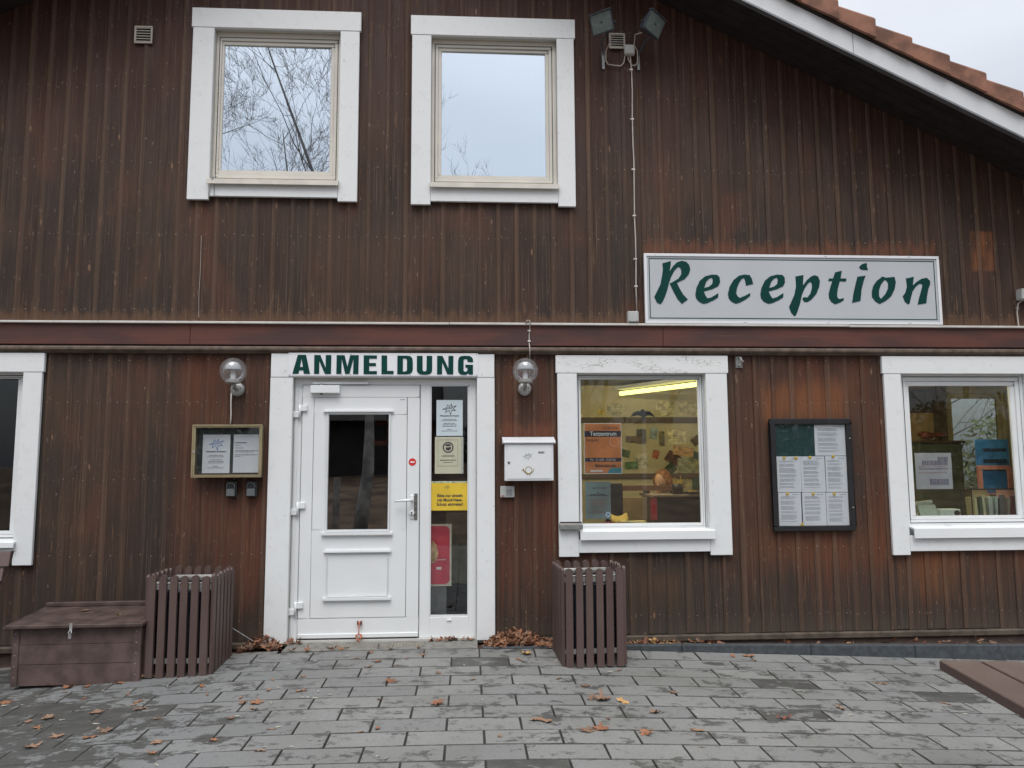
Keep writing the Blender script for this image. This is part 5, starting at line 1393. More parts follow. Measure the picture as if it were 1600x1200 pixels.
mk('curl', B().tube([(1.72, 3.12, 1.50), (1.76, 3.10, 1.51), (1.80, 3.11, 1.56), (1.81, 3.12, 1.61)], [.006, .016, .018, .004], 8).tube([(1.71, 3.12, 1.53), (1.75, 3.11, 1.56), (1.77, 3.12, 1.60)], [.004, .012, .004], 8), simple('bright yellow enamel', (.75, .55, .08), .4), t, smooth=True)
# reception counter with things on it
t = thing('reception_counter', 'grey violet reception counter seen through the office window', 'counter', (2.6, 1.2, 0))
GV = simple('grey violet counter front', (.105, .085, .085), .6, var=.1)
mk('counter_front', B().box(1.745, 2.25, .98, 1.0, .02, 1.045).box(2.252, 3.3, .98, 1.0, .02, 1.045), GV, t)
mk('counter_top', B().box(1.72, 3.32, .95, 1.52, 1.0455, 1.068), simple('pale counter top', (.30, .25, .2), .4), t, bev=.003)
mk('counter_side', B().box(1.745, 1.765, 1.001, 1.50, .02, 1.045), GV, t)
t = thing('monitor_stand', 'brown shelf raised on the counter in front of the seated person', 'shelf', (1.75, 1.35, 1.07))
mk('shelf_board', B().box(1.46, 2.06, 1.30, 1.42, 1.095, 1.145), simple('red brown shelf', (.16, .085, .06), .5), t)
mk('shelf_foot', B().box(1.74, 1.78, 1.31, 1.41, 1.0685, 1.0945).box(2.0, 2.04, 1.31, 1.41, 1.0685, 1.0945), BROWNRAIL, t)
t = thing('monitor', 'black monitor behind the lower poster in the office', 'monitor', (1.25, .6, .86))
mk('screen_back', B().box(1.13, 1.37, .60, .64, .905, 1.19), BLACKP, t, bev=.006)
mk('stand', B().box(1.22, 1.28, .61, .65, .80, .9045).box(1.15, 1.36, .56, .70, .79, .7995), BLACKP, t)
t = thing('window_desk', 'dark desk under the office window inside', 'desk', (1.4, .5, 0))
mk('desk_top', B().box(.93, 1.75, .20, .84, .765, .7895), simple('dark desk top', (.04, .035, .035), .4), t)
for x in (.96, 1.68): mk('leg', B().box(x, x+.04, .26, .80, 0.001, .7645), GREYD, t)
mk('side_screen', B().box(1.40, 1.70, 1.10, 1.14, .55, 1.04), TANWALL, t)
def lump(name, label, cat, c, r, sc, m, n=9, seed=1):
    rr = random.Random(seed); b = B()
    for k in range(n):
        q = (c[0]+rr.uniform(-1, 1)*r*sc[0], c[1]+rr.uniform(-1, 1)*r*sc[1], c[2]+rr.uniform(-.4, .4)*r*sc[2])
        b.sphere(q, r*rr.uniform(.35, .6), (1.4, 1, .6), 10, 6)
    return tag(mk(name, b, m, None, smooth=True), label, cat)
t = thing('banana_bunch', 'yellow bananas in a bowl on the desk behind the window', 'fruit', (1.28, .35, .84))
BAN = simple('banana yellow', (.72, .50, .10), .5)
for k in range(4):
    b = B(); pts = [(1.20+.16*s_, .34+.018*k, .905+.012*k-.045*math.sin(PI*s_)) for s_ in (0, .2, .4, .6, .8, 1)]
    mk('banana', b.tube(pts, [.006, .014, .017, .017, .014, .005], 8), BAN, t, smooth=True)
mk('bowl', B().lathe([(.03, .82-.84), (.09, .0), (.12, .022), (.118, .024), (.085, .004), (0, -.01)], (1.27, .37, .84), 'Z', 20), simple('dark red bowl', (.20, .02, .03), .4), t, smooth=True)
t = thing('envelope_stack', 'stack of cream envelopes on the desk behind the window glass', 'envelopes', (1.38, .28, .86))
for k in range(4): mk('envelope', B().box(-.11, .11, -.04, .04, .0+.006*k, .005+.006*k, Matrix.Rotation(.15*k-.2, 4, 'Z')), simple('cream envelope %d' % k, (.62, .52, .25), .7), t, local=True)
mk('tray', B().box(-.13, .13, -.05, .05, -.07, -.001), BLACKP, t, local=True)
lump('red_cloth', 'dark red cloth beside the lower poster', 'cloth', (1.28, .48, .83), .07, (1, .5, .6), simple('dark red cloth', (.16, .012, .02), .8))
t = thing('folder', 'pink red upright folder at the left end of the counter', 'folder', (1.74, .93, .8))
mk('cover', B().box(1.695, 1.755, .93, .945, .84, 1.04), simple('pink red card', (.55, .08, .10), .5), t)
mk('rings_label', B().box(1.71, 1.74, .926, .9295, .90, .98), RED, t)
t = thing('pen_cup', 'black pen cup on the reception counter', 'pen cup', (1.97, 1.1, 1.07))
mk('cup', B().lathe([(0, 0), (.048, 0), (.055, .10), (.05, .10), (.044, .01)], (2.0, 1.1, 1.0685), 'Z', 18), BLACKP, t, smooth=True)
b = B()
for k in range(5): a = k*1.3; b.tube([(2.0+.02*math.cos(a), 1.1+.02*math.sin(a), 1.08), (2.0+.045*math.cos(a), 1.1+.045*math.sin(a), 1.20+.01*k)], .004, 6)
mk('pens', b, YELLOW, t)
t = thing('paper_tray', 'low tray with yellow notes on the counter near the right frame', 'tray', (2.16, 1.05, 1.07))
mk('tray', B().box(2.08, 2.30, 1.0, 1.2, 1.0685, 1.09), BLACKP, t)
mk('note_pad', B().box(2.10, 2.17, 1.02, 1.09, 1.0905, 1.105).box(2.21, 2.27, 1.02, 1.09, 1.0905, 1.102), simple('yellow note pad', (.70, .50, .15), .6), t)

# seated person behind the counter: one skinned body, head bowed
def seated_person():
    me = bpy.data.meshes.new('person')
    P = [(2.06, 1.98, .50), (2.06, 1.97, .70), (2.05, 1.93, .88), (2.05, 1.90, 1.00), (2.045, 1.87, 1.07), (2.04, 1.835, 1.14),       # 0-5 spine, neck, head base
         (1.88, 1.90, .965), (1.83, 1.80, .80), (1.90, 1.60, .76), (1.94, 1.55, .77),                                            # 6-9 left arm to the desk
         (2.22, 1.90, .965), (2.28, 1.80, .80), (2.20, 1.60, .76), (2.16, 1.55, .77),                                             # 10-13 right arm
         (1.96, 1.94, .49), (1.95, 1.60, .50), (1.95, 1.62, .10), (1.95, 1.52, .06), (2.16, 1.94, .49), (2.17, 1.60, .50), (2.17, 1.62, .10), (2.17, 1.52, .06)]
    E_ = [(0, 1), (1, 2), (2, 3), (3, 4), (4, 5), (3, 6), (6, 7), (7, 8), (8, 9), (3, 10), (10, 11), (11, 12), (12, 13), (0, 14), (14, 15), (15, 16), (16, 17), (0, 18), (18, 19), (19, 20), (20, 21)]
    Rr = [.13, .125, .13, .10, .055, .055, .058, .045, .034, .03, .058, .045, .034, .03, .09, .07, .045, .035, .09, .07, .045, .035]
    me.from_pydata(P, E_, [])
    o = bpy.data.objects.new('person', me); C.objects.link(o)
    sk = o.modifiers.new('skin', 'SKIN')
    for i, v in enumerate(me.skin_vertices[0].data if me.skin_vertices else []): v.radius = (Rr[i], Rr[i]*.8)
    sb = o.modifiers.new('sub', 'SUBSURF'); sb.levels = 1; sb.render_levels = 2
    me.materials.append(simple('dark knitted jumper', (.06, .05, .07), .9))
    return o
me = None
o = None
def person():
    o = bpy.data.objects.new('person', bpy.data.meshes.new('person')); C.objects.link(o)
    P = [(2.06, 1.98, .50), (2.06, 1.97, .70), (2.05, 1.93, .88), (2.05, 1.90, .98), (2.045, 1.87, 1.06), (2.04, 1.835, 1.12),
         (1.88, 1.90, .965), (1.83, 1.80, .80), (1.90, 1.66, .76), (1.94, 1.60, .77), (2.22, 1.90, .965), (2.28, 1.80, .80), (2.20, 1.66, .76), (2.16, 1.60, .77),
         (1.96, 1.94, .49), (1.95, 1.60, .50), (1.95, 1.62, .10), (1.95, 1.52, .06), (2.16, 1.94, .49), (2.17, 1.60, .50), (2.17, 1.62, .10), (2.17, 1.52, .06)]
    E_ = [(0, 1), (1, 2), (2, 3), (3, 4), (4, 5), (3, 6), (6, 7), (7, 8), (8, 9), (3, 10), (10, 11), (11, 12), (12, 13), (0, 14), (14, 15), (15, 16), (16, 17), (0, 18), (18, 19), (19, 20), (20, 21)]
    Rr = [.13, .125, .13, .10, .055, .055, .058, .045, .034, .03, .058, .045, .034, .03, .09, .07, .045, .035, .09, .07, .045, .035]
    bm = bmesh.new(); lay = bm.verts.layers.skin.verify()
    vs = [bm.verts.new(p) for p in P]
    for a, c in E_: bm.edges.new((vs[a], vs[c]))
    for i, v in enumerate(vs): v[lay].radius = (Rr[i], Rr[i]*.8); v[lay].use_root = (i == 0)
    bm.to_mesh(o.data); bm.free()
    o.modifiers.new('skin', 'SKIN'); sb = o.modifiers.new('sub', 'SUBSURF'); sb.levels = 2; sb.render_levels = 2
    dg = bpy.context.evaluated_depsgraph_get()
    body = bpy.data.meshes.new_from_object(o.evaluated_get(dg))
    bpy.data.objects.remove(o)
    SKIN = simple('warm lit skin', (.60, .36, .25), .55, var=.05)
    body.materials.clear(); body.materials.append(simple('dark knitted jumper', (.05, .045, .06), .9)); body.materials.append(SKIN)
    # head joined to the body: skull, nose, ears, brows; bowed and turned to the left
    bm = bmesh.new(); bm.from_mesh(body)
    bm.faces.ensure_lookup_table()
    for f in bm.faces: f.material_index = 1 if f.calc_center_median().z > 1.045 else 0; f.smooth = True
    HM = Matrix.Translation((2.035, 1.80, 1.172)) @ Matrix.Rotation(-.85, 4, 'Z') @ Matrix.Rotation(.35, 4, 'X')
    b = B(); b.sphere((0, 0, 0), 1, (.074, .092, .115), 24, 18)
    b.tube([(0, -.084, .012), (0, -.108, -.028), (0, -.088, -.036)], [.008, .015, .008], 8)
    for sx in (-1, 1): b.sphere((sx*.076, .005, -.01), 1, (.010, .02, .03), 8, 6); b.sphere((sx*.03, -.078, .012), 1, (.014, .012, .009), 8, 6)
    b.tube([(-.022, -.084, -.058), (0, -.092, -.056), (.022, -.084, -.058)], [.003, .007, .003], 6)
    vv = [bm.verts.new(HM @ Vector((x*(1 if z > -.02 else 1+z*2.2), y, z))) for x, y, z in b.v]
    for f in b.f:
        try: nf = bm.faces.new([vv[i] for i in f]); nf.material_index = 1; nf.smooth = True
        except ValueError: pass
    bm.to_mesh(body); bm.free()
    o = bpy.data.objects.new('person', body); C.objects.link(o)
    tag(o, 'seated person with reddish blond hair bent low behind the counter', 'person')
    b = B()
    b.sphere((0, .020, .022), 1, (.083, .094, .108), 24, 12, half=(0, PI*.46))
    b.sphere((0, .045, -.02), 1, (.080, .075, .11), 20, 12)
    b.tube([(-.078, -.03, .05), (-.086, -.02, -.02), (-.075, .0, -.10)], [.016, .018, .010], 8).tube([(.078, -.03, .05), (.086, -.02, -.02), (.075, .0, -.10)], [.016, .018, .010], 8)
    b.v = [tuple(HM @ Vector(p)) for p in b.v]
    mk('hair', b, simple('reddish blond hair', (.24, .095, .035), .6, var=.3, sc=40), o, smooth=True)
person()
t = thing('office_chair', 'dark office chair under the seated person', 'chair', (2.06, 2.05, 0))
mk('seat', B().box(1.83, 2.29, 1.74, 2.2, .35, .41), BLACKP, t, bev=.02)
mk('backrest', B().box(1.85, 2.27, 2.16, 2.2, .5, .92), BLACKP, t, bev=.015)
mk('column', B().tube([(2.06, 1.98, .02), (2.06, 1.98, .35)], .03, 10), GREYD, t)

# sill and furniture behind the right window
t = thing('framed_picture', 'dark framed picture high on the tan wall in the right window', 'picture', (5.72, 3.1, 2.0))
mk('frame', B().frame(5.50, 5.86, 1.98, 2.30, 5.53, 5.83, 2.02, 2.27, 3.15, 3.186), BROWNRAIL, t)
mk('canvas', B().box(5.53, 5.83, 3.16, 3.18, 2.02, 2.27), simple('dark picture print', (.06, .055, .045), .5, var=.5, sc=10), t)
lump('cushion_pile', 'red brown cushions on the cabinet in the right window', 'cushions', (5.66, 2.9, 1.68), .10, (1.2, .5, .5), simple('red brown fabric', (.20, .055, .04), .8), seed=4)
t = thing('grey_cabinet', 'grey green cabinet standing at the back of the right room', 'cabinet', (5.65, 2.9, 0))
mk('carcass', B().box(5.35, 5.88, 2.65, 3.15, 0.03, 1.58), simple('grey green cabinet', (.10, .12, .09), .6), t, bev=.01)
mk('top', B().box(5.33, 5.90, 2.62, 3.16, 1.581, 1.61), BROWNRAIL, t)
t = thing('window_desk', 'dark desk under the right office window', 'desk', (4.2, .5, 0))
mk('desk_top', B().box(3.62, 4.85, .16, .80, .80, .83), simple('dark side desk top', (.05, .045, .04), .5), t)
for x in (3.66, 4.76): mk('leg', B().box(x, x+.04, .2, .76, 0.001, .7995), GREYD, t)
paper('window_sign', 'white sign with faint writing leaning in the right window, seen from behind', 3.785, 4.105, 1.135, 1.44, .15, simple('translucent sign card', (.45, .45, .50), .6, var=.1), None, cat='sign', extra=(
    ('faint_lines', lambda b, X0, X1, Z0, Z1, y: [rect(b, X0+.02, X1-.05, z_, z_+.006, y) for z_ in (Z0+.135, Z0+.185)], simple('faint red line', (.45, .25, .28), .7)),
    ('faint_print', lambda b, X0, X1, Z0, Z1, y: [greek(b, X0+k, X1-.03, z_, h_, y, r9) for k, z_, h_ in ((.12, Z0+.035, .05), (.03, Z0+.165, .01), (.06, Z0+.20, .04), (.2, Z0+.24, .03))], simple('faint violet print', (.22, .2, .28), .7))))
t = thing('blue_poster_card', 'blue card with pale writing standing in the right window', 'card', (4.63, .4, 1.06))
BL = simple('bright blue card', (.06, .24, .48), .5, var=.25, sc=8)
mk('card', B().box(4.495, 4.80, .40, .404, 1.08, 1.56), BL, t)
b = B()
for z_, h_ in ((1.45, .03), (1.35, .035), (1.28, .02)): greek(b, 4.56, 4.78, z_, h_, .3985, r9)
mk('print', b, INKD, t, fix=False)
t = thing('orange_frame', 'salmon orange picture frame in front of the blue card', 'frame', (4.65, .3, .95))
mk('frame', B().frame(4.46, 4.77, 1.03, 1.33, 4.50, 4.73, 1.09, 1.295, .33, .35), simple('salmon frame', (.62, .25, .17), .5), t, bev=.003)
mk('stand', B().box(4.60, 4.64, .351, .39, .832, 1.05), simple('salmon stand', (.4, .2, .15), .5), t)
t = thing('folder_rack', 'black wire rack holding pale folders on the sill of the right window', 'folder rack', (4.5, .3, .83))
b = B()
for x in (4.27, 4.72): b.tube([(x, .16, .835), (x, .16, 1.13), (x, .30, 1.13), (x, .30, .835)], .006, 6)
b.tube([(4.27, .16, 1.13), (4.72, .16, 1.13)], .006, 6).tube([(4.27, .16, .9), (4.72, .16, .9)], .005, 6)
mk('rack', b, BLACKP, t)
for i, (x, wd_, cc, le) in enumerate(((4.31, .022, (.42, .40, .22), -.06), (4.345, .016, (.05, .09, .06), 0), (4.38, .022, (.40, .42, .25), -.06), (4.425, .034, (.36, .42, .38), 0), (4.475, .02, (.30, .40, .36), .05), (4.52, .05, (.10, .10, .10), 0), (4.585, .012, (.40, .38, .33), .10), (4.62, .085, (.13, .02, .03), 0))):
    M = Matrix.Translation((x, 0, .835)) @ Matrix.Rotation(le, 4, 'Y')
    mk('folder', B().box(0, wd_, .17, .29, 0, .225+.01*(i % 3), M), simple('folder colour %d' % i, cc, .6), t)
mk('card_divider', B().box(4.285, 4.42, .175, .18, 1.065, 1.125), simple('tan divider', (.40, .30, .13), .6), t)
mk('card_divider', B().box(4.50, 4.66, .175, .18, 1.055, 1.125), simple('salmon divider', (.5, .25, .17), .6), t)
t = thing('desk_calculator', 'pale grey green desk machine with a curled paper in the right window', 'office machine', (3.85, .25, .83))
CG = simple('pale grey green plastic', (.40, .47, .38), .5)
vs = [(x, y, z) for x in (3.83, 4.0) for y, z in ((.16, .835), (.30, .835), (.30, 1.0), (.24, 1.0))]
mk('body', B().add(vs, [(0, 1, 2, 3), (4, 5, 6, 7), (0, 1, 5, 4), (1, 2, 6, 5), (2, 3, 7, 6), (3, 0, 4, 7)]), CG, t, bev=.008)
mk('paper_roll', B().tube([(3.80, .27, 1.0), (3.98, .27, 1.02)], .02, 10), CG, t)
mk('arm_paper', B().box(3.72, 3.82, .20, .28, .84, .93), PAPERC, t)
t = thing('hole_camera', 'small white box with a round dark lens on the right sill', 'device', (4.08, .2, .83))
mk('body', B().box(3.995, 4.18, .18, .28, .900, .965), simple('greenish white plastic', (.52, .60, .55), .4), t, bev=.008)
mk('lens', B().tube([(4.145, .18, .932), (4.145, .175, .932)], .024, 18), BLACKP, t)
mk('foot', B().box(4.0, 4.17, .19, .27, .8305, .8995), GREYD, t)
lump('cable_heap', 'dark heap of things lying along the right sill', 'clutter', (4.02, .5, .92), .12, (1.6, .6, .5), simple('dark clutter', (.045, .045, .055), .7, var=.6, sc=20), seed=8, n=14)

# entrance hall behind the door and side light
b = B().box(-2.2, .27, 3.0, 3.1, 0, 2.34).box(-2.28, -2.2, .142, 3.1, 0, 2.34)
mk('hall_wall', b, DARKROOM, house)
mk('hall_panel', B().box(-.20, .25, 1.0, 1.03, .28, .92), simple('cream hall cupboard', (.62, .58, .40), .7), house)
mk('hall_panel', B().box(-.20, .25, 1.0, 1.03, .925, 1.5), simple('brown hall cupboard', (.13, .10, .07), .7), house)
t = thing('snack_poster', 'red rounded snack poster low inside the side light', 'poster', (-.26, .12, .4))
mk('board', B().box(-.40, -.130, .12, .126, .395, .885), simple('dull cream board', (.60, .58, .48), .6), t)
RB = simple('deep red print', (.55, .03, .07), .5)
pts = []
for cx_, cz_, a0 in ((-.185, .83, 0), (-.36, .83, PI/2), (-.36, .45, PI), (-.185, .45, 1.5*PI)):
    pts += [(cx_+.04*math.cos(a0+PI/2*i/5), cz_+.04*math.sin(a0+PI/2*i/5)) for i in range(6)]
mk('red_field', B().prism([pts], .1175, .1195), RB, t)
mk('snack_picture', B().prism([[(-.285+.05*math.cos(2*PI*i/18)*(1+.12*math.sin(5*i)), .66+.085*math.sin(2*PI*i/18)*(1+.1*math.cos(3*i))) for i in range(18)]]  , .1145, .117), simple('tan snack print', (.55, .38, .18), .6, var=.4, sc=20), t)
b = B(); rect(b, -.25, -.21, .525, .545, .1165); greek(b, -.29, -.17, .60, .004, .1165, r9); mk('print', b, WHITEP, t, fix=False)
mk('poster_foot', B().box(-.36, -.17, .127, .16, .001, .80), GREYD, t)
mk('upper_room_wall', B().box(-2.6, 1.2, 1.6, 1.66, 2.501, 5.2), DARKROOM, house)
mk('upper_room_wall', B().box(-.72, -.66, .142, 1.6, 2.501, 5.2), DARKROOM, house)
mk('room_divider', B().box(-4.9, -4.8, .142, 3, .001, 2.35).box(-4.8, -2.3, 2.95, 3.0, .001, 2.35), DARKROOM, house)
# curtain in the upper right window
t = thing('curtain', 'pale curtain strip at the right inside the upper right window', 'curtain', (.6, .16, 3.6))
b = B(); n = 14
for i in range(n+1):
    f = i/n; b.v += [(.50+.17*f, .20+.02*math.sin(f*14), 3.66), (.565+.10*f, .20+.02*math.sin(f*14), 4.95)]
b.f = [[2*i, 2*i+2, 2*i+3, 2*i+1] for i in range(n)]; b.mi = [0]*n
mk('cloth', b, simple('pale curtain', (.75, .78, .8), .8), t, fix=False)

# ---------------------------------------------------------------- the yard behind the viewer (seen in the panes)
def bare_tree(label, base, top, r0, levels, seed, spread=.62, bark=BARK, group='bare trees across the yard', first=.30, nb=(3, 4), xmax=9):
    rr = random.Random(seed)
    t = thing('bare_tree', label, 'tree', base, 0, group)
    A = Vector((0, 0, 0)); T = Vector(top)-Vector(base)
    tr = B(); br_ = B()
    pts = []; rs_ = []
    for i in range(9):
        f = i/8; pts.append(T*f+Vector((rr.uniform(-.14, .14), rr.uniform(-.12, .12), 0))*(1 if 0 < i else 0)); rs_.append(r0*(1-.93*f)+.006)
    tr.tube(pts, rs_, 9)
    def grow(p, d, L, r, lv):
        q = [p]; rad = [r]; dd = d.copy(); n = 4
        for i in range(n):
            dd = (dd+Vector((rr.uniform(-.22, .22), rr.uniform(-.22, .22), rr.uniform(-.06, .2)))).normalized()
            q.append(q[-1]+dd*L/n); rad.append(r*(1-.7*(i+1)/n))
        br_.tube(q, rad, 5 if lv > 1 else 3, caps=False)
        if lv <= 0: return
        for k in range(rr.randint(*nb)):
            f = rr.uniform(.25, 1.); i = min(n-1, int(f*n)); pp = q[i].lerp(q[i+1], f*n-i)
            ax = dd.orthogonal().normalized(); ax.rotate(Matrix.Rotation(rr.uniform(0, 6.28), 3, dd))
            nd = (dd+ax*spread*rr.uniform(.7, 1.4)).normalized()
            grow(pp, nd, L*rr.uniform(.5, .72), max(.004, rad[i]*.5), lv-1)
    for k in range(11):
        f = rr.uniform(first, 1.); i = min(7, int(f*8)); p = pts[i].lerp(pts[i+1], f*8-i)
        a = rr.uniform(0, 6.28); d = Vector((math.cos(a) if math.cos(a) < xmax else xmax*.5, math.sin(a), rr.uniform(.35, 1.1))).normalized()
        grow(p, d, T.length*rr.uniform(.20, .32)*(1.15-.5*f), rs_[i]*.36, levels)
    mk('trunk', tr, bark, t, local=True, smooth=True, fix=False)
    mk('branches', br_, TWIG, t, local=True, fix=False)
bare_tree('leaning bare tree mirrored in the upper left window', (-1.0, -12.3, -.1), (-5.6, -13.0, 13.2), .095, 5, 3, first=.38, nb=(2, 4), xmax=.15)
bare_tree('bushy bare tree mirrored low in the upper left window', (-4.6, -14, -.1), (-4.9, -14, 10.4), .10, 5, 5, nb=(2, 4))
bare_tree('bare tree mirrored at the left of the upper left window', (-7.6, -15, -.1), (-7.4, -15.2, 12.5), .12, 5, 6, nb=(2, 4))
bare_tree('small bare tree just reaching into the upper right window', (-1.6, -17.5, -.1), (-1.0, -17.5, 10.7), .09, 4, 8)
bare_tree('thin bare tree mirrored low in the upper right window', (1.2, -19, -.1), (.2, -19, 10.2), .08, 4, 9)
bare_tree('pale trunk mirrored in the door glass', (-2.05, -8.6, -.1), (-1.85, -9.4, 5.2), .14, 2, 10, bark=BARKP, first=.55)
for i, (x, y, h) in enumerate(((4.2, -22, 9.5), (8.0, -24, 11), (12.5, -22, 10), (17, -26, 12), (-11, -21, 12), (-15, -24, 12), (21, -25, 11), (6, -28, 10), (14.5, -29, 12))):
    bare_tree('one of the far bare trees of the wood across the yard', (x, y, -.2), (x+.4, y, h), .17, 3, 20+i, group='far bare trees across the yard', first=.2)
def bush(label, c, R, n, m, seed):
    rr = random.Random(seed); b = B()
    cl = [(c[0]+rr.uniform(-R[0], R[0]), c[1]+rr.uniform(-R[1], R[1]), rr.uniform(.1, .92)*R[2], rr.uniform(.25, .5)*min(R[2], 2.2)) for _ in range(max(7, int(R[0]*7)))]
    for _ in range(int(n*1.9)):
        x, y, z, r = rr.choice(cl); v = Vector((rr.gauss(0, 1), rr.gauss(0, 1), rr.gauss(0, 1))).normalized()*r*rr.uniform(.7, 1.05)
        p = Vector((x, y, max(.02, z)))+v; u = Vector((rr.gauss(0, 1), rr.gauss(0, 1), rr.gauss(0, 1))).normalized(); w_ = u.orthogonal().normalized()
        s_ = rr.uniform(.06, .13)
        o = len(b.v); b.v += [tuple(p-u*s_), tuple(p+w_*s_*.5), tuple(p+u*s_), tuple(p-w_*s_*.5)]; b.f.append([o, o+1, o+2, o+3]); b.mi.append(0)
    t = thing('evergreen_bush', label, 'bush', (c[0], c[1], -.15))
    mk('foliage', b, m, t, fix=False)
    mk('stems', B().tube([(c[0], c[1], -.15), (c[0]+.1, c[1], R[2]*.6)], [.08, .03], 6), BARK, t)
bush('dark evergreen mass across the yard left of the door', (-9, -23, 0), (5, 1.6, 3.6), 5200, BUSHG, 1)
bush('dark evergreen mass across the yard behind the posts', (1.5, -24, 0), (4, 1.6, 3.4), 4600, BUSHG, 2)
bush('olive evergreen mass mirrored in the right window', (15, -19, 0), (5, 1.6, 3.6), 5200, BUSHO, 3)
bush('dark evergreen clump across the yard to the right', (8, -25, 0), (3.2, 1.5, 3.2), 3600, BUSHG, 4)
bush('olive bushes in the garden seen through the rear window', (11.8, 10.5, 0), (4.0, 1.4, 2.3), 4200, BUSHO, 6)
bare_tree('bare garden tree seen through the rear window', (12.8, 13.5, -.2), (12.5, 13.5, 6.5), .10, 3, 41, first=.2, group=None)
t = thing('brick_house', 'red brick house with dark roof mirrored in the door glass', 'house', (-3.2, -20, -.2))
mk('wall', B().box(-3.25, -1.2, -23, -19, -.2, 2.95), BRICKR, t)
mk('barn_wall', B().box(-6.6, -3.251, -23, -19.1, -.2, 2.95), ROOFD, t)
fr = mk('window', B().frame(-3.05, -2.65, 2.15, 2.6, -3.0, -2.7, 2.2, 2.55, -18.999, -18.95), ROOFD, t); mk('pane', B().box(-3.0, -2.7, -18.985, -18.96, 2.2, 2.55), GASKET, fr)
mk('gate', B().box(-3.2, -1.3, -18.999, -18.96, 1.0, 1.95), ROOFD, t)
vs = [(x, y, z) for x in (-6.9, -.9) for y, z in ((-23.4, 2.75), (-18.6, 2.75), (-21, 5.0))]
mk('roof', B().add(vs, [(0, 1, 2), (3, 4, 5), (0, 1, 4, 3), (1, 2, 5, 4), (2, 0, 3, 5)]), ROOFD, t)
t = thing('flag_pole', 'white flag pole mirrored as a pale streak in the office window', 'pole', (4.25, -12.1, -.2))
mk('shaft', B().tube([(4.25, -12.1, -.2), (4.30, -12.1, 7.5)], [.055, .04], 10), simple('white pole paint', (.75, .75, .76), .4), t)
t = thing('fence_post', 'low pale wooden post mirrored in the door glass', 'post', (-2.6, -9.2, -.2))
mk('shaft', B().tube([(-2.6, -9.2, -.2), (-2.58, -9.2, 1.1)], .07, 8), BARKP, t)

# ---------------------------------------------------------------- fallen leaves
rl = random.Random(17)
def leaf_shape(rr, size, curl, kind):
    b = B(); n = 26; pts = []
    for i in range(n):
        a = 2*PI*i/n
        if kind == 0: r = .55+.30*math.cos(5*a+.4)*(.6+.4*math.sin(a))+.10*math.sin(11*a)     # maple-like lobes
        elif kind == 1: r = .42+.16*math.cos(8*a)*abs(math.sin(a))+.36*abs(math.cos(a))**1.6    # oak-like lobes along the rib
        else: r = .30+.5*abs(math.cos(a))**2.2                                                    # plain long leaf
        r *= rr.uniform(.9, 1.1); x = r*math.cos(a); y = r*math.sin(a)*(1 if kind == 0 else .62)
        pts.append((x, y))
    cx_ = rr.uniform(-1, 1); cy_ = rr.uniform(.4, 1)
    def Z(x, y): return size*curl*(cy_*y*y*1.5+.8*x*x*(.3+.5*cx_)+.10*math.sin(9*x+5*y))
    b.v.append((0, 0, 0))
    for k in (.5, 1.):
        for x, y in pts: b.v.append((x*k*size, y*k*size, Z(x*k, y*k)))
    for i in range(n):
        j = (i+1) % n
        b.f += [[0, 1+i, 1+j], [1+i, 1+n+i, 1+n+j, 1+j]]; b.mi += [0, 0]
    b.tube([(-.35*size, 0, Z(-.35, 0)), (-.7*size, .02*size, Z(-.6, 0)+.002), (-1.05*size, .12*size, .004)], [size*.022, size*.02, size*.015], 4)
    return b
def leaf(x, y, size, kind, mat_, label, group, curl=.35, z=None, rz=None, tilt=.12):
    b = leaf_shape(rl, size, curl, kind)
    lo = min(p[2] for p in b.v)
    o = mk('fallen_leaf', b, mat_, None, fix=False, smooth=False, local=True)
    o.location = (x, y, (zg(x, y) if z is None else z)+.002-lo)
    o.rotation_euler = (rl.uniform(-tilt, tilt), rl.uniform(-tilt, tilt), rl.uniform(0, 6.28) if rz is None else rz)
    return tag(o, label, 'leaf', group)
GB = 'brown leaves lying on the paving'; LB = 'dry brown leaf lying on the grey paving'
spots = [(-1.256, -1.36, .055, 0), (-.178, -1.475, .055, 0), (.423, -1.775, .055, 1), (-1.035, -1.162, .045, 1), (-.633, -.551, .045, 0), (-.195, -.842, .035, 1), (-.711, -.352, .04, 1), (-.326, -.418, .035, 0), (-.431, -.498, .03, 1),
         (.722, -1.899, .06, 0), (1.08, -1.626, .045, 0), (1.249, -1.897, .045, 1), (.948, -1.965, .05, 0), (1.292, -1.243, .035, 0), (.753, -1.133, .045, 0), (2.257, -1.472, .04, 1), (-1.924, -1.358, .045, 1),
         (-2.178, -1.363, .05, 0), (-1.968, -1.704, .05, 0), (-2.007, -1.799, .045, 1), (-2.43, -1.402, .05, 0), (-2.204, -1.737, .05, 0), (-2.262, -1.875, .055, 0), (-1.242, -1.12, .035, 1),
         (-2.881, -1.025, .05, 0), (-.482, -1.851, .035, 1), (-1.047, -1.82, .03, 2), (-2.738, -.74, .05, 0), (-2.62, -.80, .05, 0), (-2.50, -.79, .045, 1), (-2.30, -.78, .04, 0), (2.796, -.945, .05, 2), (2.103, -.366, .05, 1), (1.98, -.37, .04, 1), (.60, -.98, .03, 1), (1.04, -.78, .03, 1), (-1.6, -1.95, .04, 0), (-1.75, -1.55, .03, 1)]
rs2 = random.Random(77)
for _ in range(34):
    if rs2.random() < .6: spots.append((rs2.uniform(-2.9, -1.0), rs2.uniform(-2.2, -.85), rs2.uniform(.022, .045), rs2.choice((0, 1, 1, 2))))
    else: spots.append((rs2.uniform(-.9, 3.0), rs2.uniform(-2.2, -.4), rs2.uniform(.018, .038), rs2.choice((0, 1, 1, 2))))
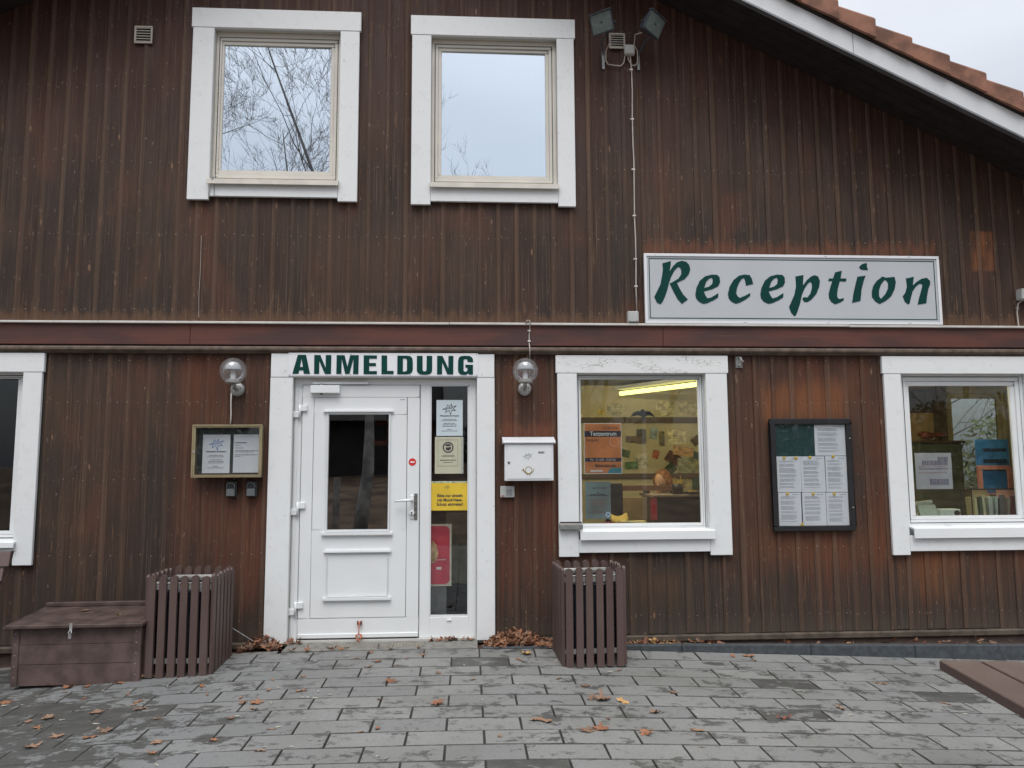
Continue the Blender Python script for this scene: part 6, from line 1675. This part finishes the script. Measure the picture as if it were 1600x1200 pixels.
for x, y, s_, k in spots: leaf(x, y, s_*1.15, k, rl.choice((LEAF, LEAF, LEAFR)), ('lobed brown leaf', 'ragged oblong brown leaf', 'small plain brown leaf')[k]+' on the paving '+('in front of the chest' if x < -1.75 else 'between the left bin and door step' if x < -.9 else 'straight in front of the door' if x < .2 else 'in front of the right bin' if x < 1.3 else 'towards the bench corner'), GB, curl=rl.uniform(.2, .7))
leaf(.813, -1.403, .085, 0, LEAF, 'largest curled brown leaf of the cluster in the middle of the paving', None, .8, rz=.4)
leaf(.93, -1.44, .06, 1, LEAFY, 'pale upturned leaf leaning on the largest curled leaf', None, .9, rz=2.2, tilt=.4)
leaf(.75, -1.38, .055, 1, LEAF, 'dark brown leaf at the left end of the middle cluster', None, .7, rz=1.2)
leaf(.642, -1.923, .065, 0, LEAF, 'round tan leaf with ragged edge flat on the lower paving', None, .12)
leaf(.423, -.43, .07, 0, LEAFY, 'orange yellow leaf heap piece in front of the leaf drift', None, .6)
leaf(-.499, -.997, .06, 0, LEAFR, 'rusty flat leaf on a wet spot in front of the door', None, .25)
leaf(1.816, -1.692, .055, 2, simple('red brown rolled leaf', (.20, .07, .045), .6), 'red brown rolled leaf on a wet paver to the right', None, 1.2)
leaf(2.97, -.19, .05, 0, LEAFY, 'yellow leaf standing on the soil behind the kerb', None, .5, z=-.055, tilt=.9)
leaf(-2.70, -.45, .045, 0, LEAF, 'brown leaf lying on the chest lid at the back', None, .4, z=cz+.424)
leaf(-2.42, -.56, .035, 2, LEAFY, 'pale leaf lying on the right half of the chest lid', None, .4, z=cz+.412)
leaf(.478, -.06, .045, 0, LEAFR, 'orange leaf caught between the globe lamp and the beam', None, .6, z=2.215, tilt=1.3)
# drifts against the wall: nobody could count these
def drift(name, label, areas, n, seed, group=None, mats=(LEAFR,)):
    rr = random.Random(seed); b = B()
    shapes = [leaf_shape(rr, 1, rr.uniform(.3, 1), rr.choice((0, 1, 1))) for _ in range(8)]
    for _ in range(n):
        x0, x1, ya, yb, zf, h = rr.choice(areas)
        fx = rr.random(); x = x0+(x1-x0)*fx; y = rr.uniform(ya, yb)
        q = 1-abs(2*fx-1)**1.6
        z = zf+h*q*rr.random()*(.35+.65*(y-ya)/max(.01, yb-ya))
        s_ = rr.uniform(.025, .05); M = Matrix.Translation((x, y, z+.008)) @ Matrix.Rotation(rr.uniform(0, 6.28), 4, 'Z') @ Matrix.Rotation(rr.gauss(0, .45), 4, 'X') @ Matrix.Rotation(rr.gauss(0, .45), 4, 'Y')
        sh = rr.choice(shapes); o = len(b.v); cur = rr.randrange(len(mats))
        b.v += [tuple(M @ (Vector(p)*s_)) for p in sh.v]; b.f += [[o+i for i in f] for f in sh.f]; b.mi += [cur]*len(sh.f)
    o = mk(name, b, list(mats), None, fix=False)
    return tag(o, label, 'leaves', kind='stuff')
drift('leaf_drift', 'heap of rusty leaves between the door step and the right bin', [(.14, .64, -.27, -.03, -.01, .11), (.16, .5, -.26, -.05, 0, .09)], 330, 1, mats=(LEAFR, LEAF, LEAFR))
drift('leaf_drift', 'small heap of rusty leaves at the left foot of the door casing', [(-1.70, -1.42, -.24, -.04, -.01, .10)], 120, 2, mats=(LEAFR, LEAF))
drift('leaf_drift', 'thin line of leaves in the gap behind the kerb', [(1.1, 2.0, -.20, -.06, -.05, .04), (1.1, 1.6, -.20, -.06, -.04, .04), (1.9, 4.8, -.20, -.06, -.075, .03)], 150, 3, mats=(LEAFR, LEAF, LEAFY))
drift('leaf_drift', 'leaves behind the chest and bin at the left wall', [(-3.6, -1.8, -.22, -.04, -.03, .03), (-2.20, -2.10, -.7, -.5, -.06, .10)], 90, 4, mats=(LEAFR, LEAF))
drift('leaf_crumbs', 'leaf crumbs gathered on the door step', [(-1.36, .07, -.29, -.25, .004, .004), (-.3, .07, -.05, -.02, .004, .02), (-1.38, -1.28, -.08, -.02, .004, .03)], 40, 5, mats=(LEAFR, LEAF))
# pale willow leaves and bits strewn over the pavers
rr = random.Random(31); b = B()
for _ in range(150):
    x = rr.uniform(-3.2, 3.6) if rr.random() < .5 else rr.uniform(-3.0, -.8); y = -.35-2.6*rr.random()**.9
    s_ = rr.uniform(.010, .022); a = rr.uniform(0, 6.28); z = zg(x, y)+.004
    u = Vector((math.cos(a), math.sin(a), rr.uniform(-.1, .1)))*s_; v = Vector((-math.sin(a), math.cos(a), 0))*s_*rr.uniform(.2, .4); c_ = Vector((x, y, z))
    b.add([tuple(c_-u), tuple(c_-u*.3-v+Vector((0, 0, .002))), tuple(c_+u*.5-v*.8+Vector((0, 0, .003))), tuple(c_+u+Vector((0, 0, .003))), tuple(c_+u*.5+v*.8), tuple(c_-u*.3+v)], [(0, 1, 2, 3, 4, 5)])
tag(mk('leaf_scraps', b, LEAFP, None, fix=False), 'tiny pale leaf scraps strewn over the paving', 'leaf scraps', kind='stuff')
print('pavers', cnt, 'planks', npl, 'objects', len(bpy.data.objects))
